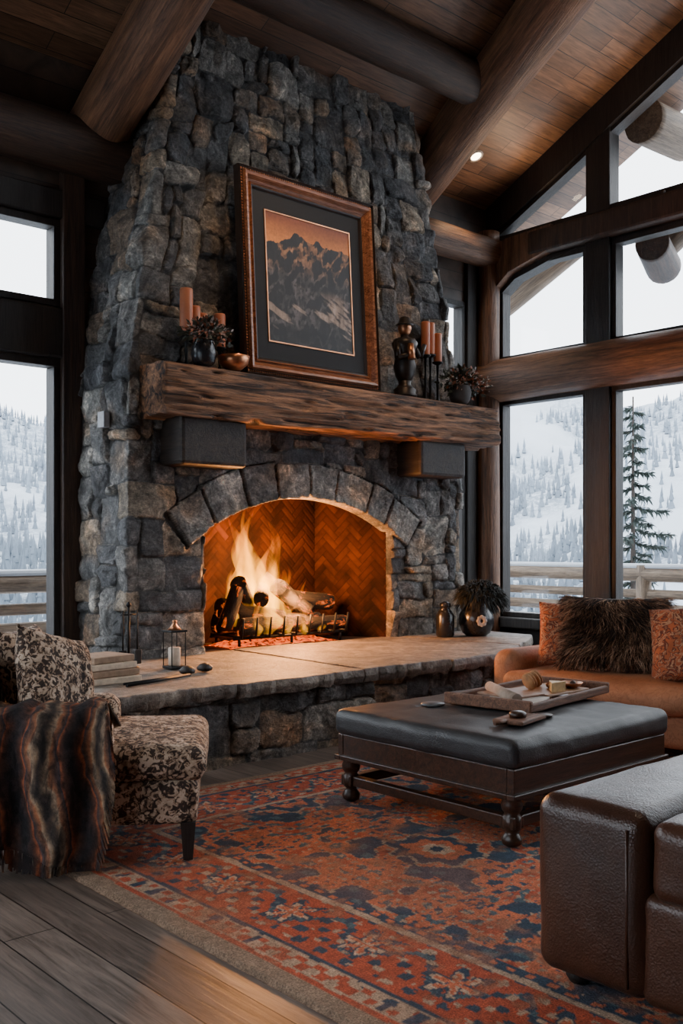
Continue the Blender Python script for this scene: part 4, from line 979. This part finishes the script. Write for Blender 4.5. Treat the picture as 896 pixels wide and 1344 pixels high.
zt=tbase(Rt,At,xt,yt)-.4
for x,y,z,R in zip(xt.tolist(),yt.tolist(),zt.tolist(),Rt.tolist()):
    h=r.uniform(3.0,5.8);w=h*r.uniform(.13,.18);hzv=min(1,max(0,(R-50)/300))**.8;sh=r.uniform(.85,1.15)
    c_=[(.065+.145*hzv)*sh,(.085+.165*hzv)*sh,(.105+.195*hzv)*sh]  # haze painted into each tree's colour, paler further out
    for k in range(2):
        b=len(V);zb=z+h*(.05+.38*k);ww=w*(1-.38*k);a0=r.uniform(0,1)
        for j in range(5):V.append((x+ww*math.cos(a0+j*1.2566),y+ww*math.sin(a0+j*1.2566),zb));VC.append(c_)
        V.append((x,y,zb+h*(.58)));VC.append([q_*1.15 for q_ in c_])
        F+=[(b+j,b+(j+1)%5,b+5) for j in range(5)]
CF=M('conifer_painted_haze',rough=.95);a=CF.n('ShaderNodeAttribute',attribute_name='col');CF.color(CF.mix(.35,a.outputs['Color'],CF.ramp(CF.noise(CF.coord(),.6,3),[(.3,(.6,.6,.6)),(.7,(1.4,1.4,1.4))]),'MULTIPLY'))
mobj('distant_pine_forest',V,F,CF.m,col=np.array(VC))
def conifer(name,x,y,zb,h,w,seed):
    e=empty(name,(x,y,zb));r=random.Random(seed);BK=simple('bark',(.05,.04,.035),.9)
    rod('trunk',(0,0,0),(0,0,h),.09,.012,BK,e,10)
    PN=simple('conifer_needles',(.035,.05,.045),.85,var=.4,ns=6);pts=[];ds=[];sn=[];sd=[]
    k=0;z=h*.06
    while z<h*.98:
        L=w*(1-z/h)**.75*r.uniform(.55,1.15)+.06;a=k*2.4+r.uniform(-.3,.3);k+=1
        N=int(L/.03)+3
        for s in range(N):
            t_=s/N;p=(math.cos(a)*L*t_,math.sin(a)*L*t_,z-.35*L*t_+.2*L*t_*t_)
            for _ in range(5):
                pts.append(p);ds.append((math.cos(a)+r.uniform(-1,1),math.sin(a)+r.uniform(-1,1),r.uniform(-.8,.3)))
            if r.random()<.35: sn.append((p[0],p[1],p[2]+.02));sd.append((math.cos(a),math.sin(a),.3))
        z+=h*.0105
    strands('needles',pts,ds,.13,.016,PN,e,.3,seed);strands('snow_on_branches',sn,sd,.09,.016,SN,e,.1,seed+1)
conifer('pine_tree',14.3,8.75,-3.2,7.0,1.2,4)
conifer('pine_tree',15.8,6.9,-4.5,6.3,1.0,14)

# world
w=bpy.data.worlds.new('overcast_sky');S.world=w;w.use_nodes=True;t=w.node_tree;bg=t.nodes['Background']
tc=t.nodes.new('ShaderNodeTexCoord');nz=t.nodes.new('ShaderNodeTexNoise');nz.inputs['Scale'].default_value=2.2;nz.inputs['Detail'].default_value=4
cr=t.nodes.new('ShaderNodeValToRGB');cr.color_ramp.elements[0].position=.3;cr.color_ramp.elements[0].color=(.82,.87,.93,1);cr.color_ramp.elements[1].position=.7;cr.color_ramp.elements[1].color=(.94,.97,1,1)
t.links.new(tc.outputs['Generated'],nz.inputs['Vector']);t.links.new(nz.outputs['Fac'],cr.inputs[0]);t.links.new(cr.outputs[0],bg.inputs['Color']);bg.inputs['Strength'].default_value=6.3

# camera
cd=bpy.data.cameras.new('camera');cam=bpy.data.objects.new('camera',cd);COL.objects.link(cam)
cam.location=(0,0,1.36);cam.rotation_euler=(math.pi/2,0,math.radians(-42))
cd.sensor_width=36;cd.lens=34.5;cd.shift_y=44/1344;cd.clip_end=2000
S.camera=cam
